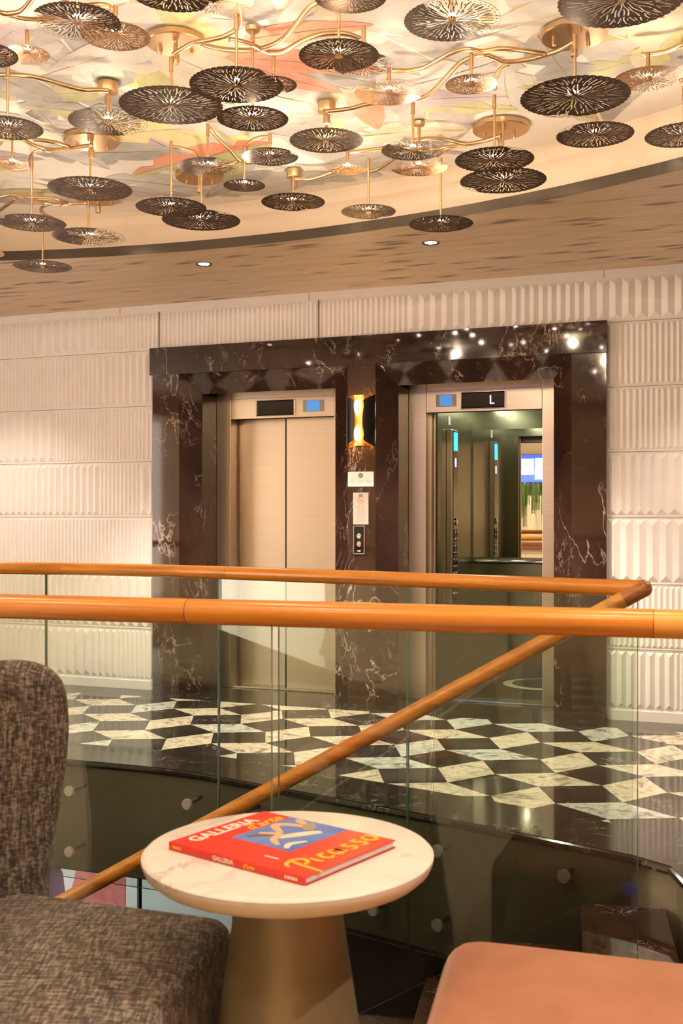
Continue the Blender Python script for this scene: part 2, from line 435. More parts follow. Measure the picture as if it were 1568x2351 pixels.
t = thing('elevator', 'closed brushed steel elevator in the left marble doorway', 'elevator', wloc(), WALLROT)
lift_common(t, .424, 1.508, .549, 1.406, (.775, 1.085), (1.155, 1.325), False)
def u_at(px, v):
    q = (px-784)/F; ox, oz = OX-v*st, OY-v*ct
    return (q*oz-ox)/(ct+q*st)
us = u_at(657, -.40)
bm = B(); wbox(bm, .575, us+.012, -.475, -.45, .01, 2.10); mk('door_panel', bm, M['steel'], t, bevel=.003)
bm = B(); wbox(bm, us+.004, 1.42, -.42, -.395, .01, 2.10); mk('door_panel', bm, M['steel'], t, bevel=.003)
bm = B(); wbox(bm, .549, .58, -.50, -.485, .0, 2.10); wbox(bm, .549, 1.42, -.53, -.51, 0, 2.3); mk('door_post', bm, M['steel'], t)
bm = B(); wbox(bm, us-.006, us+.005, -.46, -.394, .01, 2.10); mk('door_seam', bm, M['black'], t)

t = thing('elevator', 'open elevator in the right marble doorway with mirrored cabin', 'elevator', wloc(), WALLROT)
ja, jb = 2.119, 2.961
lift_common(t, 1.987, 3.081, ja, jb, (2.385, 2.700), (2.195, 2.345), True)
CU0, CU1, CV0, CV1, CT = 2.03, 3.46, -.56, -2.06, 2.28
# telescoped door leaves, slid open to the left
bm = B(); wbox(bm, 1.90, 2.132, -.425, -.40, .012, 2.12); mk('door_panel', bm, M['steel'], t, bevel=.002)
bm = B(); wbox(bm, 1.92, 2.146, -.475, -.45, .012, 2.12); mk('door_panel', bm, M['steel'], t, bevel=.002)
bm = B(); wbox(bm, CU0-.04, CU0, CV1, CV0, 0, CT); mk('cabin_wall', bm, M['steel_car'], t)
bm = B(); wbox(bm, CU1, CU1+.04, CV1, CV0, 0, CT); mk('cabin_wall', bm, M['steel_car'], t)
bm = B(); wbox(bm, CU0-.04, CU1+.04, CV1-.04, CV1, 0, CT)
wbox(bm, CU0+.30, CU0+.304, CV1, CV1+.002, .1, .92); cw = mk('cabin_wall', bm, M['steel_car'], t)
bm = B(); wbox(bm, CU0-.04, CU1+.04, CV1, CV0, CT, CT+.04); ceil_car = mk('cabin_ceiling', bm, M['black'], t)
bm = B()
wbox(bm, CU0-.04, CU0+.11, CV0, CV0+.03, 0, CT); wbox(bm, jb+.02, CU1+.04, CV0, CV0+.03, 0, CT); wbox(bm, CU0, CU1, CV0, CV0+.03, 2.13, CT)
mk('cabin_front', bm, M['steel_car'], t)
bm = B(); wbox(bm, CU0-.04, CU1+.04, CV1, CV0+.06, -.04, .004); mk('cabin_floor', bm, M['marble_black'], t)
bm = B()                                        # oval emblem inlaid in the cabin floor
for k in range(40):
    a0, a1 = .5*PI+2*PI*k/40*.93, .5*PI+2*PI*(k+1)/40*.93
    w0, w1 = .012+.030*math.sin(k/40*PI), .012+.030*math.sin((k+1)/40*PI)
    P = []
    for a, r in ((a0,.27-w0),(a1,.27-w1),(a1,.27+w1),(a0,.27+w0)): P.append((2.78+r*math.cos(a), 1.30+r*1.0*math.sin(a), .006))
    quad(bm, P)
mk('floor_emblem', bm, simple('pale inlay', (.62,.62,.42), .4), t)
bm = B(); wbox(bm, CU0, CU0+.012, CV1, CV0, 0, .11); wbox(bm, CU0, CU1, CV1, CV1+.012, 0, .11); mk('skirting', bm, M['steel_car'], t)
bm = B(); wbox(bm, CU0+.012, CU1-.03, CV1, CV1+.008, .972, 2.085); mk('mirror', bm, M['mirror'], t)
bm = B(); zz = .935
tube(bm, smooth_path([(CU0+.03, -CV1-.004, zz), (CU0+.035, -CV1-.05, zz), (CU0+.09, -CV1-.062, zz)], 5) + [Vector((CU1-.1, -CV1-.062, zz)), Vector((CU1-.08, -CV1-.004, zz))], .017, 12)
mk('handrail', bm, M['chrome'], t, smooth=True)
# control column on the left cabin wall
bm = B(); wbox(bm, CU0, CU0+.045, -1.38, -1.19, .62, 2.03); cp = mk('control_panel', bm, M['steel'], t, bevel=.004)
bm = B(); wbox(bm, CU0+.04, CU0+.048, -1.375, -1.235, .64, 2.02); mk('panel_face', bm, M['black_gloss'], cp)
bm = B(); wbox(bm, CU0+.04, CU0+.050, -1.365, -1.245, 1.86, 2.01); mk('panel_display', bm, M['lcd_bright'], cp)
bm = B(); wbox(bm, CU0+.04, CU0+.0505, -1.32, -1.29, 1.73, 1.80); mk('panel_letter', bm, M['digit'], cp)
for k in range(10):
    for s in (0, 1):
        bm = B(); lathe(bm, [(.017, 0), (.017, .006), (.013, .008)], 16)
        o = mk('button', bm, M['chrome'], cp, loc=(CU0+.048, 1.275+.065*s, 1.20-.055*k)); o.rotation_euler = (0, PI/2, 0)
bm = B(); lathe(bm, [(.03, 0), (.03, .008), (.02, .012)], 20); o = mk('key_switch', bm, M['chrome'], cp, loc=(CU0+.048, 1.305, 1.285)); o.rotation_euler = (0, PI/2, 0)
bm = B(); wbox(bm, CU0, CU0+.004, -1.31, -1.25, 2.07, 2.14); mk('cabin_notice', bm, M['paper'], t)
for k, (lu, lv) in enumerate(((2.25,-.95),(2.25,-1.45),(2.25,-1.88),(3.1,-.95),(3.1,-1.45),(3.1,-1.88))):
    bm = B(); lathe(bm, [(.035, CT-.006), (.035, CT-.001)], 16, (lu, -lv)); mk('cabin_lamp', bm, emit('lit cabin lamp %d' % k, (1,.95,.75), 60), t)

# ------------------------------------------------------------------ wall lamp, signs, call buttons on the middle pillar
t = thing('wall_sconce', 'black and gold half round wall lamp glowing between the elevators', 'wall lamp', wloc(1.748, VF, 2.0), WALLROT)
SR = math.radians(12)
def gap(s):                                     # half opening angle along the height (s: -1..1)
    a = abs(s)
    return .26 + .10*math.exp(-((a-.55)/.22)**2) + (1.25*((a-.72)/.28)**1.7 if a > .72 else 0)
for r0, nm_, mat in ((.104, 'shade', M['black']), (.1025, 'shade_lining', M['gold'])):
    bm = B(); H, n = .182, 36
    for side in (-1, 1):
        rows_ = []
        for i in range(n+1):
            s = -1 + 2*i/n; g = min(gap(s), 1.5); rr = []
            for k in range(13):
                a = side*(g + (PI/2*1.02-g)*k/12)
                rr.append(bm.verts.new((r0*math.sin(a+SR*(1-abs(a)/1.65)), -r0*math.cos(a+SR*(1-abs(a)/1.65))-.012, s*H)))
            rows_.append(rr)
        for a, b in zip(rows_, rows_[1:]):
            for k in range(12): bm.faces.new((a[k], a[k+1], b[k+1], b[k]))
    mk(nm_, bm, mat, t, smooth=True)
bm = B(); 
for i in range(16):
    a0, a1 = -PI/2+PI*i/16, -PI/2+PI*(i+1)/16
    for s0, s1 in ((-1, 1),): quad(bm, [(.072*math.sin(a0), -.072*math.cos(a0)-.008, -.178), (.072*math.sin(a1), -.072*math.cos(a1)-.008, -.178), (.072*math.sin(a1), -.072*math.cos(a1)-.008, .178), (.072*math.sin(a0), -.072*math.cos(a0)-.008, .178)])
mk('reflector', bm, M['gold'], t, smooth='all')
bm = B(); box(bm, -.05, .05, -.012, 0, -.17, .17); mk('wall_bracket', bm, M['black'], t)
for s in (-1, 1):
    bm = B(); lathe(bm, [(.012, -.045), (.018, -.03), (.018, .03), (.012, .045)], 16); mk('bulb', bm, emit('lit sconce bulb', (1,.66,.28), 75), t, loc=(0, -.0905, s*.095))

def wall_card(name, label, cat, px0, px1, py0, py1, mat, th=.003, bev=.0):
    u0, u1 = u_at(px0, VF), u_at(px1, VF); Zm = OY-VF*ct-(u0+u1)/2*st
    z1, z0 = EYE+(1185-py0)*Zm/F, EYE+(1185-py1)*Zm/F
    t = thing(name, label, cat, wloc((u0+u1)/2, VF, (z0+z1)/2), WALLROT)
    w, h = (u1-u0)/2, (z1-z0)/2
    bm = B(); box(bm, -w, w, -th, 0, -h, h); mk('panel', bm, mat, t, bevel=bev, seg=3)
    return t, w, h
t, w, h = wall_card('notice_card', 'white printed card on the marble below the wall lamp', 'sign', 799, 858, 1083, 1117, M['paper'])
bm = B(); lathe(bm, [(.0185, 0), (.0185, .0008)], 24); o = mk('emblem', bm, M['grey_print'], t, loc=(0, -.003, .026)); o.rotation_euler = (PI/2, 0, 0)
bm = B()
for cx in (-.058, 0, .058):
    box(bm, cx-.022, cx+.010, -.0036, -.003, .0005, .0035)
    for k in range(4): box(bm, cx-.022, cx+.020-.004*(k % 2), -.0034, -.003, -.010-.006*k, -.0085-.006*k)
mk('printed_lines', bm, M['ink'], t)
t, w, h = wall_card('notice_plate', 'tall grey safety notice above the call buttons', 'sign', 811, 846, 1131, 1204, M['plate'], .003)
bm = B(); box(bm, -.014, .014, -.0036, -.003, h-.027, h-.0205); box(bm, -.014, .014, -.0036, -.003, h-.0185, h-.012); mk('blue_logo', bm, M['ink_blue'], t)
bm = B()
for k in range(32):
    a0, a1 = 2*PI*k/32, 2*PI*(k+1)/32
    quad(bm, [(r*math.cos(a), -.0036, h-.052+r*math.sin(a)) for a, r in ((a0,.0225),(a1,.0225),(a1,.0255),(a0,.0255))])
quad(bm, [(-.018,-.0037,h-.036),(-.015,-.0037,h-.034),(.018,-.0037,h-.068),(.015,-.0037,h-.070)])
mk('prohibition_ring', bm, M['ink_red'], t)
bm = B()
for cx, hh in ((-.009, .016), (.002, .012)):
    box(bm, cx-.003, cx+.003, -.0034, -.003, h-.062, h-.062+hh); box(bm, cx-.002, cx+.002, -.0034, -.003, h-.061+hh, h-.057+hh)
for k in range(17): box(bm, -.034+.004*(k % 3), .034-.005*(k % 2), -.0034, -.003, h-.090-.0075*k, h-.0875-.0075*k)
mk('printed_lines', bm, M['ink'], t)
t, w, h = wall_card('call_panel', 'black elevator call panel with two round steel buttons', 'button panel', 812, 838, 1207, 1272, M['black_gloss'], .008, .004)
bm = B()
for q in ((-w,w,-h,-h+.005),(-w,w,h-.005,h),(-w,-w+.005,-h,h),(w-.005,w,-h,h)): box(bm, q[0]-.001, q[1]+.001, -.010, 0, q[2]-.001, q[3]+.001)
mk('frame', bm, M['chrome'], t, bevel=.002)
for k, z in enumerate((.027, -.030)):
    bm = B(); lathe(bm, [(.0185, 0), (.0185, .005), (.015, .007)], 24); o = mk('button', bm, M['chrome'], t, loc=(0, -.008, z)); o.rotation_euler = (PI/2, 0, 0)
    s = 1 if k == 0 else -1
    bm = B(); quad(bm, [(-.007, -.0155, z-.005*s), (.007, -.0155, z-.005*s), (0, -.0155, z+.007*s)]); mk('arrow', bm, emit('lit arrow %d' % k, (1,.8,.4), 1.0 if k == 0 else .3), t)
bm = B(); box(bm, -.011, .011, -.0085, -.008, -.083, -.072); mk('maker_plate', bm, M['plate'], t)

# ------------------------------------------------------------------ floors
edge = [(-5.3, 6.75), (-3.6, 6.60), (-2.6, 6.36), (-1.61, 5.99), (-1.25, 5.86), (-.889, 5.713), (-.567, 5.514), (0, 5.115), (.559, 4.715), (1.138, 4.27), (1.252, 4.13)]
edge = [(p.x, p.y) for p in smooth_path([(x, y, 0) for x, y in edge[:-1]], 4)] + [edge[-1]]
nrail = [(-2.9, 3.42), (-1.8, 3.13), (-.909, 2.90), (-.48, 2.775), (0, 2.635), (.32, 2.535), (.696, 2.43), (1.25, 2.27), (2.2, 1.99)]
nedge = [(x, y+.07) for x, y in nrail if x < 1.26]
def wxy(u, v): p = W(u, v); return (p.x, p.y)
outline = [wxy(U0, .05)] + [wxy(U0, -.9), wxy(CU0-.2, -.9), wxy(CU0-.2, -.03), wxy(CU1+.2, -.03), wxy(CU1+.2, 0), wxy(U1, 0)]
outline = [wxy(U0, 0), wxy(.40, 0), wxy(.40, -.30), wxy(1.53, -.30), wxy(1.53, 0), wxy(1.96, 0), wxy(1.96, -.30), wxy(3.10, -.30), wxy(3.10, 0), wxy(U1, 0), wxy(U1, V1), wxy(U0, V1)]
# left side: void reaches the left wall between near and far edges
def on_left(y_):
    return y_
lx_far = wxy(*[U0, 0])
pl = [p for p in nedge]                       # from left to right
fe = edge[::-1]                               # right to left
poly = outline + [(wxy(U0, V1)[0], pl[0][1])] + pl + fe
# order: around the room, then near edge (left->right), then up the stair head and back along the far edge
bm = B(); prism(bm, poly, -.035, 0)
bm.normal_update(); bmesh.ops.triangulate(bm, faces=[f for f in bm.faces if len(f.verts) > 4])
# inlaid tiles: snub-square layout, black squares and white diamonds
S = .316; d = lambda a: Vector((math.cos(math.radians(a)), math.sin(math.radians(a))))
a0 = 35.3
dA, dB, dC, dD = d(a0)*S, d(a0+30)*S, d(a0+90)*S, d(a0+120)*S
P0 = Vector((2.853, .880)); v1 = dA+dB; v2 = dC+dD
def clip(poly, n, c):                          # keep n.p >= c
    out = []
    for i in range(len(poly)):
        a, b = poly[i], poly[(i+1) % len(poly)]; da, db = n.dot(a)-c, n.dot(b)-c
        if da >= 0: out.append(a)
        if (da >= 0) != (db >= 0): out.append(a+(b-a)*(da/(da-db)))
    return out
def inset(poly, e):
    c = sum(poly, Vector((0, 0)))/len(poly); return [p+(c-p).normalized()*e for p in poly]
def w2(p): q = W(p.x, p.y); return Vector((q.x, q.y))
eline = [Vector(p) for p in edge]
def near_edge(p):                              # signed distance in front of far slab edge along +y
    for a, b in zip(eline, eline[1:]):
        if a.x <= p.x <= b.x: return p.y-(a.y+(b.y-a.y)*(p.x-a.x)/(b.x-a.x))
    return p.y-eline[0].y if p.x < eline[0].x else 9
for i in range(-12, 16):
    for j in range(-12, 16):
        P = P0+v1*i+v2*j; Q = P-dC+dB
        sh = [([P, P-dC, P-dC+dB, P+dB], 1), ([Q, Q-dD, Q-dD+dA, Q+dA], 1),
              ([Q, Q+dA, Q+dA+dC, Q+dC], 2), ([P, P+dB, P+dB+dD, P+dD], 2)]
        for pg, mi in sh:
            pg = clip(inset(pg, .0012), Vector((0, 1)), .30)
            if len(pg) < 3: continue
            c = w2(sum(pg, Vector((0, 0)))/len(pg))
            if not (-4.5 < c.x < 3.6 and c.y > 2.6): continue
            wp = [w2(p) for p in pg]
            segs = list(zip(eline[:-1], eline[1:-1]))
            a, b = min(segs, key=lambda q: abs((q[0].x+q[1].x)/2-c.x))
            nn = Vector((a.y-b.y, b.x-a.x)).normalized(); wp = clip(wp, nn, nn.dot(a)+.33)
            if len(wp) < 3: continue
            f = quad(bm, [(*p, .0012) for p in wp], mi); f.normal_update()
            if f.normal.z < 0: f.normal_flip()
nf = [(x, y-.10) for x, y in nedge]+[(2.6, 1.75), (2.2, .4), wxy(U1-.2, V1), wxy(U0+.2, V1), (-5.2, 3.2)]   # unseen pale floor patch, added to bounce light up to the soffit
f = bm.faces.new([bm.verts.new((x, y, .0012)) for x, y in nf]); f.material_index = 3; f.normal_update(); bmesh.ops.triangulate(bm, faces=[f])
struct(mk('floor', bm, [M['marble_black'], M['tile_white'], M['tile_black'], simple('pale bounce floor', (.66,.53,.38), .55)]))
bm = B()                                       # border strip along the slab edge
def offs(pts, dist):
    out = []
    for i, p in enumerate(pts):
        a, b = Vector(pts[max(i-1, 0)]), Vector(pts[min(i+1, len(pts)-1)]); t_ = (b-a).normalized()
        out.append(Vector(p)+Vector((-t_.y, t_.x))*dist)
    return out
e0 = [Vector(p) for p in edge]; e1 = offs(edge, .37); e1[-1] = Vector((1.62, 4.42))
for i in range(len(e0)-1): quad(bm, [(*e0[i], .0026), (*e0[i+1], .0026), (*e1[i+1], .0026), (*e1[i], .0026)])
quad(bm, [(*e0[-1], .0026), (1.252, 2.4, .0026), (1.62, 2.4, .0026), (*e1[-1], .0026)])
struct(mk('trim_2', bm, M['marble_black']))
# rounded nosing on the slab edges
bm = B(); tube(bm, [(x, y, -.0175) for x, y in edge], .0175, 8); tube(bm, [(1.252, y, -.0175) for y in (4.13, 3.5, 2.34)], .0175, 8)
tube(bm, [(x, y, -.0175) for x, y in nedge], .0175, 8)
struct(mk('trim_3', bm, M['marble_black'], smooth=True))
# fascia under the edge
bm = B()
fpts = [(x, y+.015) for x, y in edge] + [(1.268, 4.12), (1.268, 2.36)]
for a, b in zip(fpts, fpts[1:]): quad(bm, [(*a, -.60), (*b, -.60), (*b, -.034), (*a, -.034)])
npts = [(x, y-.015) for x, y in nedge]
for a, b in zip(npts, npts[1:]): quad(bm, [(*a, -.60), (*b, -.60), (*b, -.034), (*a, -.034)])
struct(mk('trim_4', bm, M['fascia'], smooth=True))
bm = B(); pp = [Vector(p) for p in poly]
f = bm.faces.new([bm.verts.new((p.x, p.y, -.60)) for p in pp]); f.normal_update(); bmesh.ops.triangulate(bm, faces=[f])
struct(mk('ceiling_lower', bm, M['void']))
bm = B(); prism(bm, [wxy(U0, -.1), wxy(U1, -.1), wxy(U1, V1), wxy(U0, V1)], LOW-.05, LOW)
struct(mk('floor_lower', bm, M['void']))
bm = B(); wbox(bm, U0, U1, -.06, 0, LOW, -.6)
struct(mk('wall_lower', bm, M['void'], loc=wloc(), rotz=WALLROT))

# room walls
bm = B(); wbox(bm, U0-.06, U0, 0, V1, LOW, -.04); wbox(bm, U0-.06, U0, 0, 3.6, -.04, CEIL); struct(mk('wall_left', bm, M['taupe'], loc=wloc(), rotz=WALLROT))
bm = B(); wbox(bm, U1, U1+.06, 0, V1, LOW, CEIL); struct(mk('wall_right', bm, M['taupe'], loc=wloc(), rotz=WALLROT))
bm = B(); wbox(bm, U0, U1, V1, V1+.06, LOW, -.04); wbox(bm, U0, U1, V1, V1+.06, -.04, CEIL)
u = -1.4
while u < 2.2:
    wbox(bm, u, u+.017, V1-.018, V1, .84, 2.44); u += .030
wbox(bm, -1.4, .30, V1-.012, V1, 0, .66); wbox(bm, .31, 2.2, V1-.012, V1, 0, .66)
struct(mk('wall_front', bm, M['slat'], loc=wloc(), rotz=WALLROT))
bm = B(); wbox(bm, -1.4, 2.2, V1-.05, V1, .69, .755); wbox(bm, -1.4, 2.2, V1-.04, V1, .765, .83)
struct(mk('trim_6', bm, M['brown_rail'], loc=wloc(), rotz=WALLROT, bevel=.01))

# ------------------------------------------------------------------ ceiling: oak soffit, bronze rim, recess, painted ceiling
RC, RR = Vector((-2.734, .904)), 5.995
def clip_uv(pts, m):
    c4 = [Vector(p) for p in pts]
    uu = Vector((ct, -st)); vv = Vector((-st, -ct)); o = Vector((OX, OY))
    c4 = clip(c4, uu, U0+m+uu.dot(o)); c4 = clip(c4, -uu, -(U1-m)-uu.dot(o))
    c4 = clip(c4, vv, m+vv.dot(o)); c4 = clip(c4, -vv, -(V1-m)-vv.dot(o)); return c4
NC = 144
rim_o = clip_uv([RC+RR*Vector((math.cos(2*PI*k/NC), math.sin(2*PI*k/NC))) for k in range(NC)], .5)
rec_o = clip_uv([RC+(RR+max(.06, -.29+.545*math.sin(2*PI*k/NC)))*Vector((math.cos(2*PI*k/NC), math.sin(2*PI*k/NC))) for k in range(NC)], .4)
def local(p): return Vector(((p.x-OX)*ct-(p.y-OY)*st, (p.x-OX)*st+(p.y-OY)*ct))
def ring_fill(bm, outer, inner, z):
    es = []
    for loop in (outer, inner):
        vs = [bm.verts.new((p.x, p.y, z)) for p in loop]
        es += [bm.edges.new((vs[i], vs[(i+1) % len(vs)])) for i in range(len(vs))]
    bmesh.ops.triangle_fill(bm, edges=es, use_beauty=True)
rect = [local(Vector(wxy(*q))) for q in ((U0-.05,-.05), (U1+.05,-.05), (U1+.05, V1+.05), (U0-.05, V1+.05))]
bm = B(); ring_fill(bm, rect, [local(p) for p in rim_o], CEIL)
struct(mk('ceiling', bm, M['oak'], loc=(OX, OY, 0), rotz=WALLROT))
bm = B()
for i in range(len(rim_o)):
    a, b = rim_o[i], rim_o[(i+1) % len(rim_o)]; quad(bm, [(*a, CEIL-.004), (*b, CEIL-.004), (*b, CEIL+.055), (*a, CEIL+.055)])
struct(mk('trim_7', bm, M['rim'], smooth=True))
bm = B(); ring_fill(bm, rec_o, rim_o, CEIL+.055)
for i in range(len(rec_o)):
    a, b = rec_o[i], rec_o[(i+1) % len(rec_o)]; quad(bm, [(*a, CEIL+.055), (*b, CEIL+.055), (*b, ART+.02), (*a, ART+.02)])
struct(mk('wall_recess', bm, M['cream'], smooth=True))
# painted ceiling with big watercolour leaves
bm = B(); f = bm.faces.new([bm.verts.new((p.x, p.y, ART)) for p in rec_o]); f.normal_update(); bmesh.ops.triangulate(bm, faces=[f])
rl = random.Random(11)
def inside(p): return (p-RC).length < RR+max(.06, -.29+.545*(p-RC).normalized().y)-.03
layer = 0
def put(pts, mi):
    global layer
    pts = [p for p in pts]
    if not all(inside(p) for p in pts): return
    layer += 1
    f = bm.faces.new([bm.verts.new((p.x, p.y, ART-.0008-.000006*layer)) for p in pts]); f.material_index = mi
    f.normal_update(); bmesh.ops.triangulate(bm, faces=[f])
def leaf(c, ang, ln, wd, mi, cut=0, bend=0.0, rib=True):
    ax = Vector((math.cos(ang), math.sin(ang))); ay = Vector((-ax.y, ax.x))
    def pt(t, s): return c+ax*(ln*t)+ay*(wd*s+bend*ln*t*t)
    for side in (1, -1):                       # two halves of a leaf around its pale rib
        n = 14; out = []
        for k in range(n+1):
            t = k/n; s = math.sin(PI*t**.8)**.8*.5
            if cut and k % cut == cut-1 and 2 < k < n-1: s *= .35
            out.append(pt(t, side*(s+.012)))
        inn = [pt(k/6, side*.012) for k in range(6, -1, -1)]
        put(out+inn, mi if side == 1 or rl.random() < .6 else rl.choice([1, 3, mi]))
for k in range(330):
    z = Vector((rl.uniform(-3.2, 2.7), rl.uniform(2.2, 7.0)))
    mi = rl.choices([1, 2, 3, 4, 5, 6, 7], [26, 22, 10, 16, 3, 5, 7])[0]
    ln = rl.uniform(.35, 1.05)
    if mi == 5 and not (-.9 < z.x < .6): continue
    leaf(z, rl.uniform(0, 2*PI), ln, ln*rl.uniform(.22, .55), mi, rl.choice([0, 0, 3, 4]), rl.uniform(-.2, .25))
for cx, cy, an, ln in ((-.50, 4.62, .10, .70), (-.40, 4.45, -.35, .55), (-.42, 4.75, .45, .5), (.05, 5.0, 1.2, .5), (-1.9, 5.6, 2.8, .4)):
    leaf(Vector((cx, cy)), an, ln, ln*.32, 5, 0, .1)
struct(mk('ceiling_mural', bm, [M['mural']]+LEAF))

# ------------------------------------------------------------------ downlights in the soffit
def spot(name, loc, e, size, blend=.6, col=(1,.83,.69), r=.03, rot=(0,0,0)):
    l = bpy.data.lights.new(name, 'SPOT'); l.energy = e; l.spot_size = math.radians(size); l.spot_blend = blend; l.color = col; l.shadow_soft_size = r
    o = bpy.data.objects.new(name, l); C.objects.link(o); o.location = loc; o.rotation_euler = rot; return o
def downlight(p, label, group=None, e=60, size=95):
    t = thing('downlight', label, 'ceiling light', (p.x, p.y, CEIL), 0, group)
    bm = B(); lathe(bm, [(.036, -.001), (.052, -.004), (.052, .0), (.036, .0)], 32, cap=False); mk('ring', bm, M['black'], t)
    bm = B(); lathe(bm, [(.038, -.0008), (.038, -.0003)], 32); mk('lamp_disc', bm, M['led'], t)
    spot('downlight_beam', (p.x, p.y, CEIL-.02), e, size)
pa = at(468, 606, CEIL-EYE); pb = at(989, 557, CEIL-EYE)
downlight(pa, 'small round downlight in the wood ceiling, left of two', e=230)
downlight(pb, 'small round downlight in the wood ceiling, right of two', e=230)

# ------------------------------------------------------------------ hanging disc chandeliers
def disc_mesh(seed):
    rd = random.Random(seed)
    cu = bpy.data.curves.new('disc_curve', 'CURVE'); cu.dimensions = '2D'; cu.fill_mode = 'BOTH'; cu.extrude = .006
    def poly(pts):
        s = cu.splines.new('POLY'); s.points.add(len(pts)-1); s.use_cyclic_u = True
        for q, p in zip(s.points, pts): q.co = (p[0], p[1], 0, 1)
    ns = 44; out = []
    for k in range(ns*5):
        a = 2*PI*k/(ns*5); out.append(((1-.028*(1-abs(math.sin(a*ns/2))**.5))*math.cos(a), (1-.028*(1-abs(math.sin(a*ns/2))**.5))*math.sin(a)))
    poly(out)
    def stroke(a, r0, r1, w0, w1, wig):
        n = max(3, int((r1-r0)/.06)); ph = rd.uniform(0, 6); fr = rd.uniform(9, 17)
        cen = []
        for k in range(n+1):
            r = r0+(r1-r0)*k/n; aa = a+wig*math.sin(ph+fr*r)*(.3+r)/max(r, .2); cen.append((r, aa, w0+(w1-w0)*k/n))
        lft, rgt = [], []
        for r, aa, w in cen:
            x, y = r*math.cos(aa), r*math.sin(aa); nx, ny = -math.sin(aa), math.cos(aa)
            lft.append((x+nx*w, y+ny*w)); rgt.append((x-nx*w, y-ny*w))
        r, aa, w = cen[-1]; tip = ((r+w)*math.cos(aa), (r+w)*math.sin(aa))
        r, aa, w = cen[0]; tail = ((r-w*.8)*math.cos(aa), (r-w*.8)*math.sin(aa))
        poly(lft+[tip]+rgt[::-1]+[tail])
    A = 20
    for k in range(A):
        a = 2*PI*(k+rd.uniform(-.12, .12))/A
        m_ = rd.uniform(.40, .62); s = rd.uniform(.09, .15)
        stroke(a, s, m_, .009, .014, .028)
        e = rd.uniform(.80, .90)
        if e-m_ > .2: stroke(a+rd.uniform(-.015, .015), m_+.065, e, .013, .013, .025)
        b = a+PI/A+rd.uniform(-.02, .02); s2 = rd.uniform(.29, .36); m2 = rd.uniform(.52, .72)
        stroke(b, s2, m2, .009, .014, .02)
        stroke(b, m2+.06, rd.uniform(.84, .90), .013, .012, .018)
        for q in (.5, 1.5):
            c = a+q*PI/A+rd.uniform(-.01, .01); s3 = rd.uniform(.66, .74)
            if rd.random() < .72: stroke(c, s3, s3+rd.uniform(.05, .15), .010, .010, .01)
            stroke(c, .905, .925, .011, .011, 0)
    o = bpy.data.objects.new('disc_tmp', cu); C.objects.link(o)
    bpy.context.view_layer.update()
    dg = bpy.context.evaluated_depsgraph_get()
    me = bpy.data.meshes.new_from_object(o.evaluated_get(dg)); me.name = 'disc'
    bpy.data.objects.remove(o); return me
DM = []
for s in (1, 2, 3):
    for mat in (M['bronze'], M['bronze_pale']):
        me = disc_mesh(s) if mat is M['bronze'] else DM[-1][0].copy()
        me.materials.clear(); me.materials.append(mat); DM.append((me, mat))
HA = 1.86                                       # arm height above the eye
def cyl_mesh(prof, n, name, mat):
    bm = B(); lathe(bm, prof, n); bmesh.ops.recalc_face_normals(bm, faces=bm.faces[:])
    me = bpy.data.meshes.new(name); bm.to_mesh(me); bm.free(); me.materials.append(mat); return me
BULB = cyl_mesh([(.010, 0), (.014, .003), (.014, .007), (.010, .010)], 14, 'bulb', M['bulb'])
CAN = {}
def canopy(t, p, dia, small=False):
    bm = B(); r = dia/2; z = ART-.0095-EYE
    if small: lathe(bm, [(r*.96, z-.045), (r, z-.04), (r, z)], 32, (p.x, p.y))
    else: lathe(bm, [(r*.97, z-.024), (r, z-.020), (r, z)], 48, (p.x, p.y))
    c = mk('canopy', bm, M['brass'], t, smooth=True)
    if not small:
        for k in range(3):
            bm = B(); a = .6+2*PI*k/3; lathe(bm, [(.004, z-.046), (.008, z-.04), (.008, z-.024)], 12, (p.x+.62*r*math.cos(a), p.y+.62*r*math.sin(a)))
            mk('screw', bm, M['brass'], c)
    bm = B(); lathe(bm, [(.014, HA-.02), (.016, HA-.005), (.016, HA+.02), (.009, HA+.025), (.009, z-.01)], 14, (p.x, p.y)); mk('hub', bm, M['brass'], c, smooth=True)
di = 0
def add_disc(t, px, py, w, D, pale=False, h=None, free=False, bulb=True):
    global di
    Z = D*F/w
    hh = h if h is not None else (1185-py)*Z/F
    Z = F*hh/(1185-py); x = (px-784)*Z/F; D = w*Z/F
    me = DM[(di % 3)*2+(1 if pale else 0)][0]; di += 1
    o = bpy.data.objects.new('disc', me); C.objects.link(o); o.parent = t
    o.location = (x, Z, hh); o.scale = (D/2, D/2, D/2*.55); o.rotation_euler = (0, 0, random.uniform(0, 6.28))
    top = 1.95-.012 if free else HA
    bm = B(); lathe(bm, [(.0055, hh-.004), (.0055, top)], 10, (x, Z)); lathe(bm, [(.014, hh-.005), (.014, hh+.012)], 14, (x, Z))
    lathe(bm, [(.0085, top-.06), (.0085, top)], 10, (x, Z))
    if free: lathe(bm, [(.028, top-.016), (.03, top)], 18, (x, Z))
    mk('rod', bm, M['brass'], t, smooth=True)
    if bulb:
        b = bpy.data.objects.new('bulb', BULB); C.objects.link(b); b.parent = t; b.location = (x, Z, hh+.013)
    return (x, Z)
def arm(t, px, end=None, r=.0098):
    pts = [at(x, y, HA) for x, y in px]; pts = [Vector((p.x, p.y, HA)) for p in pts]
    bm = B(); tube(bm, smooth_path(pts, 7), r, 10); return mk('arm', bm, M['brass'], t, smooth='all')
def hub(px, py): p = at(px, py, 1.935); return p
def fixture(label, cans):
    t = thing('chandelier', label, 'chandelier', (0, 0, EYE), 0, 'brass disc chandeliers on the painted ceiling')
    for (px, py, dia, small) in cans: canopy(t, hub(px, py), dia, small)
    return t
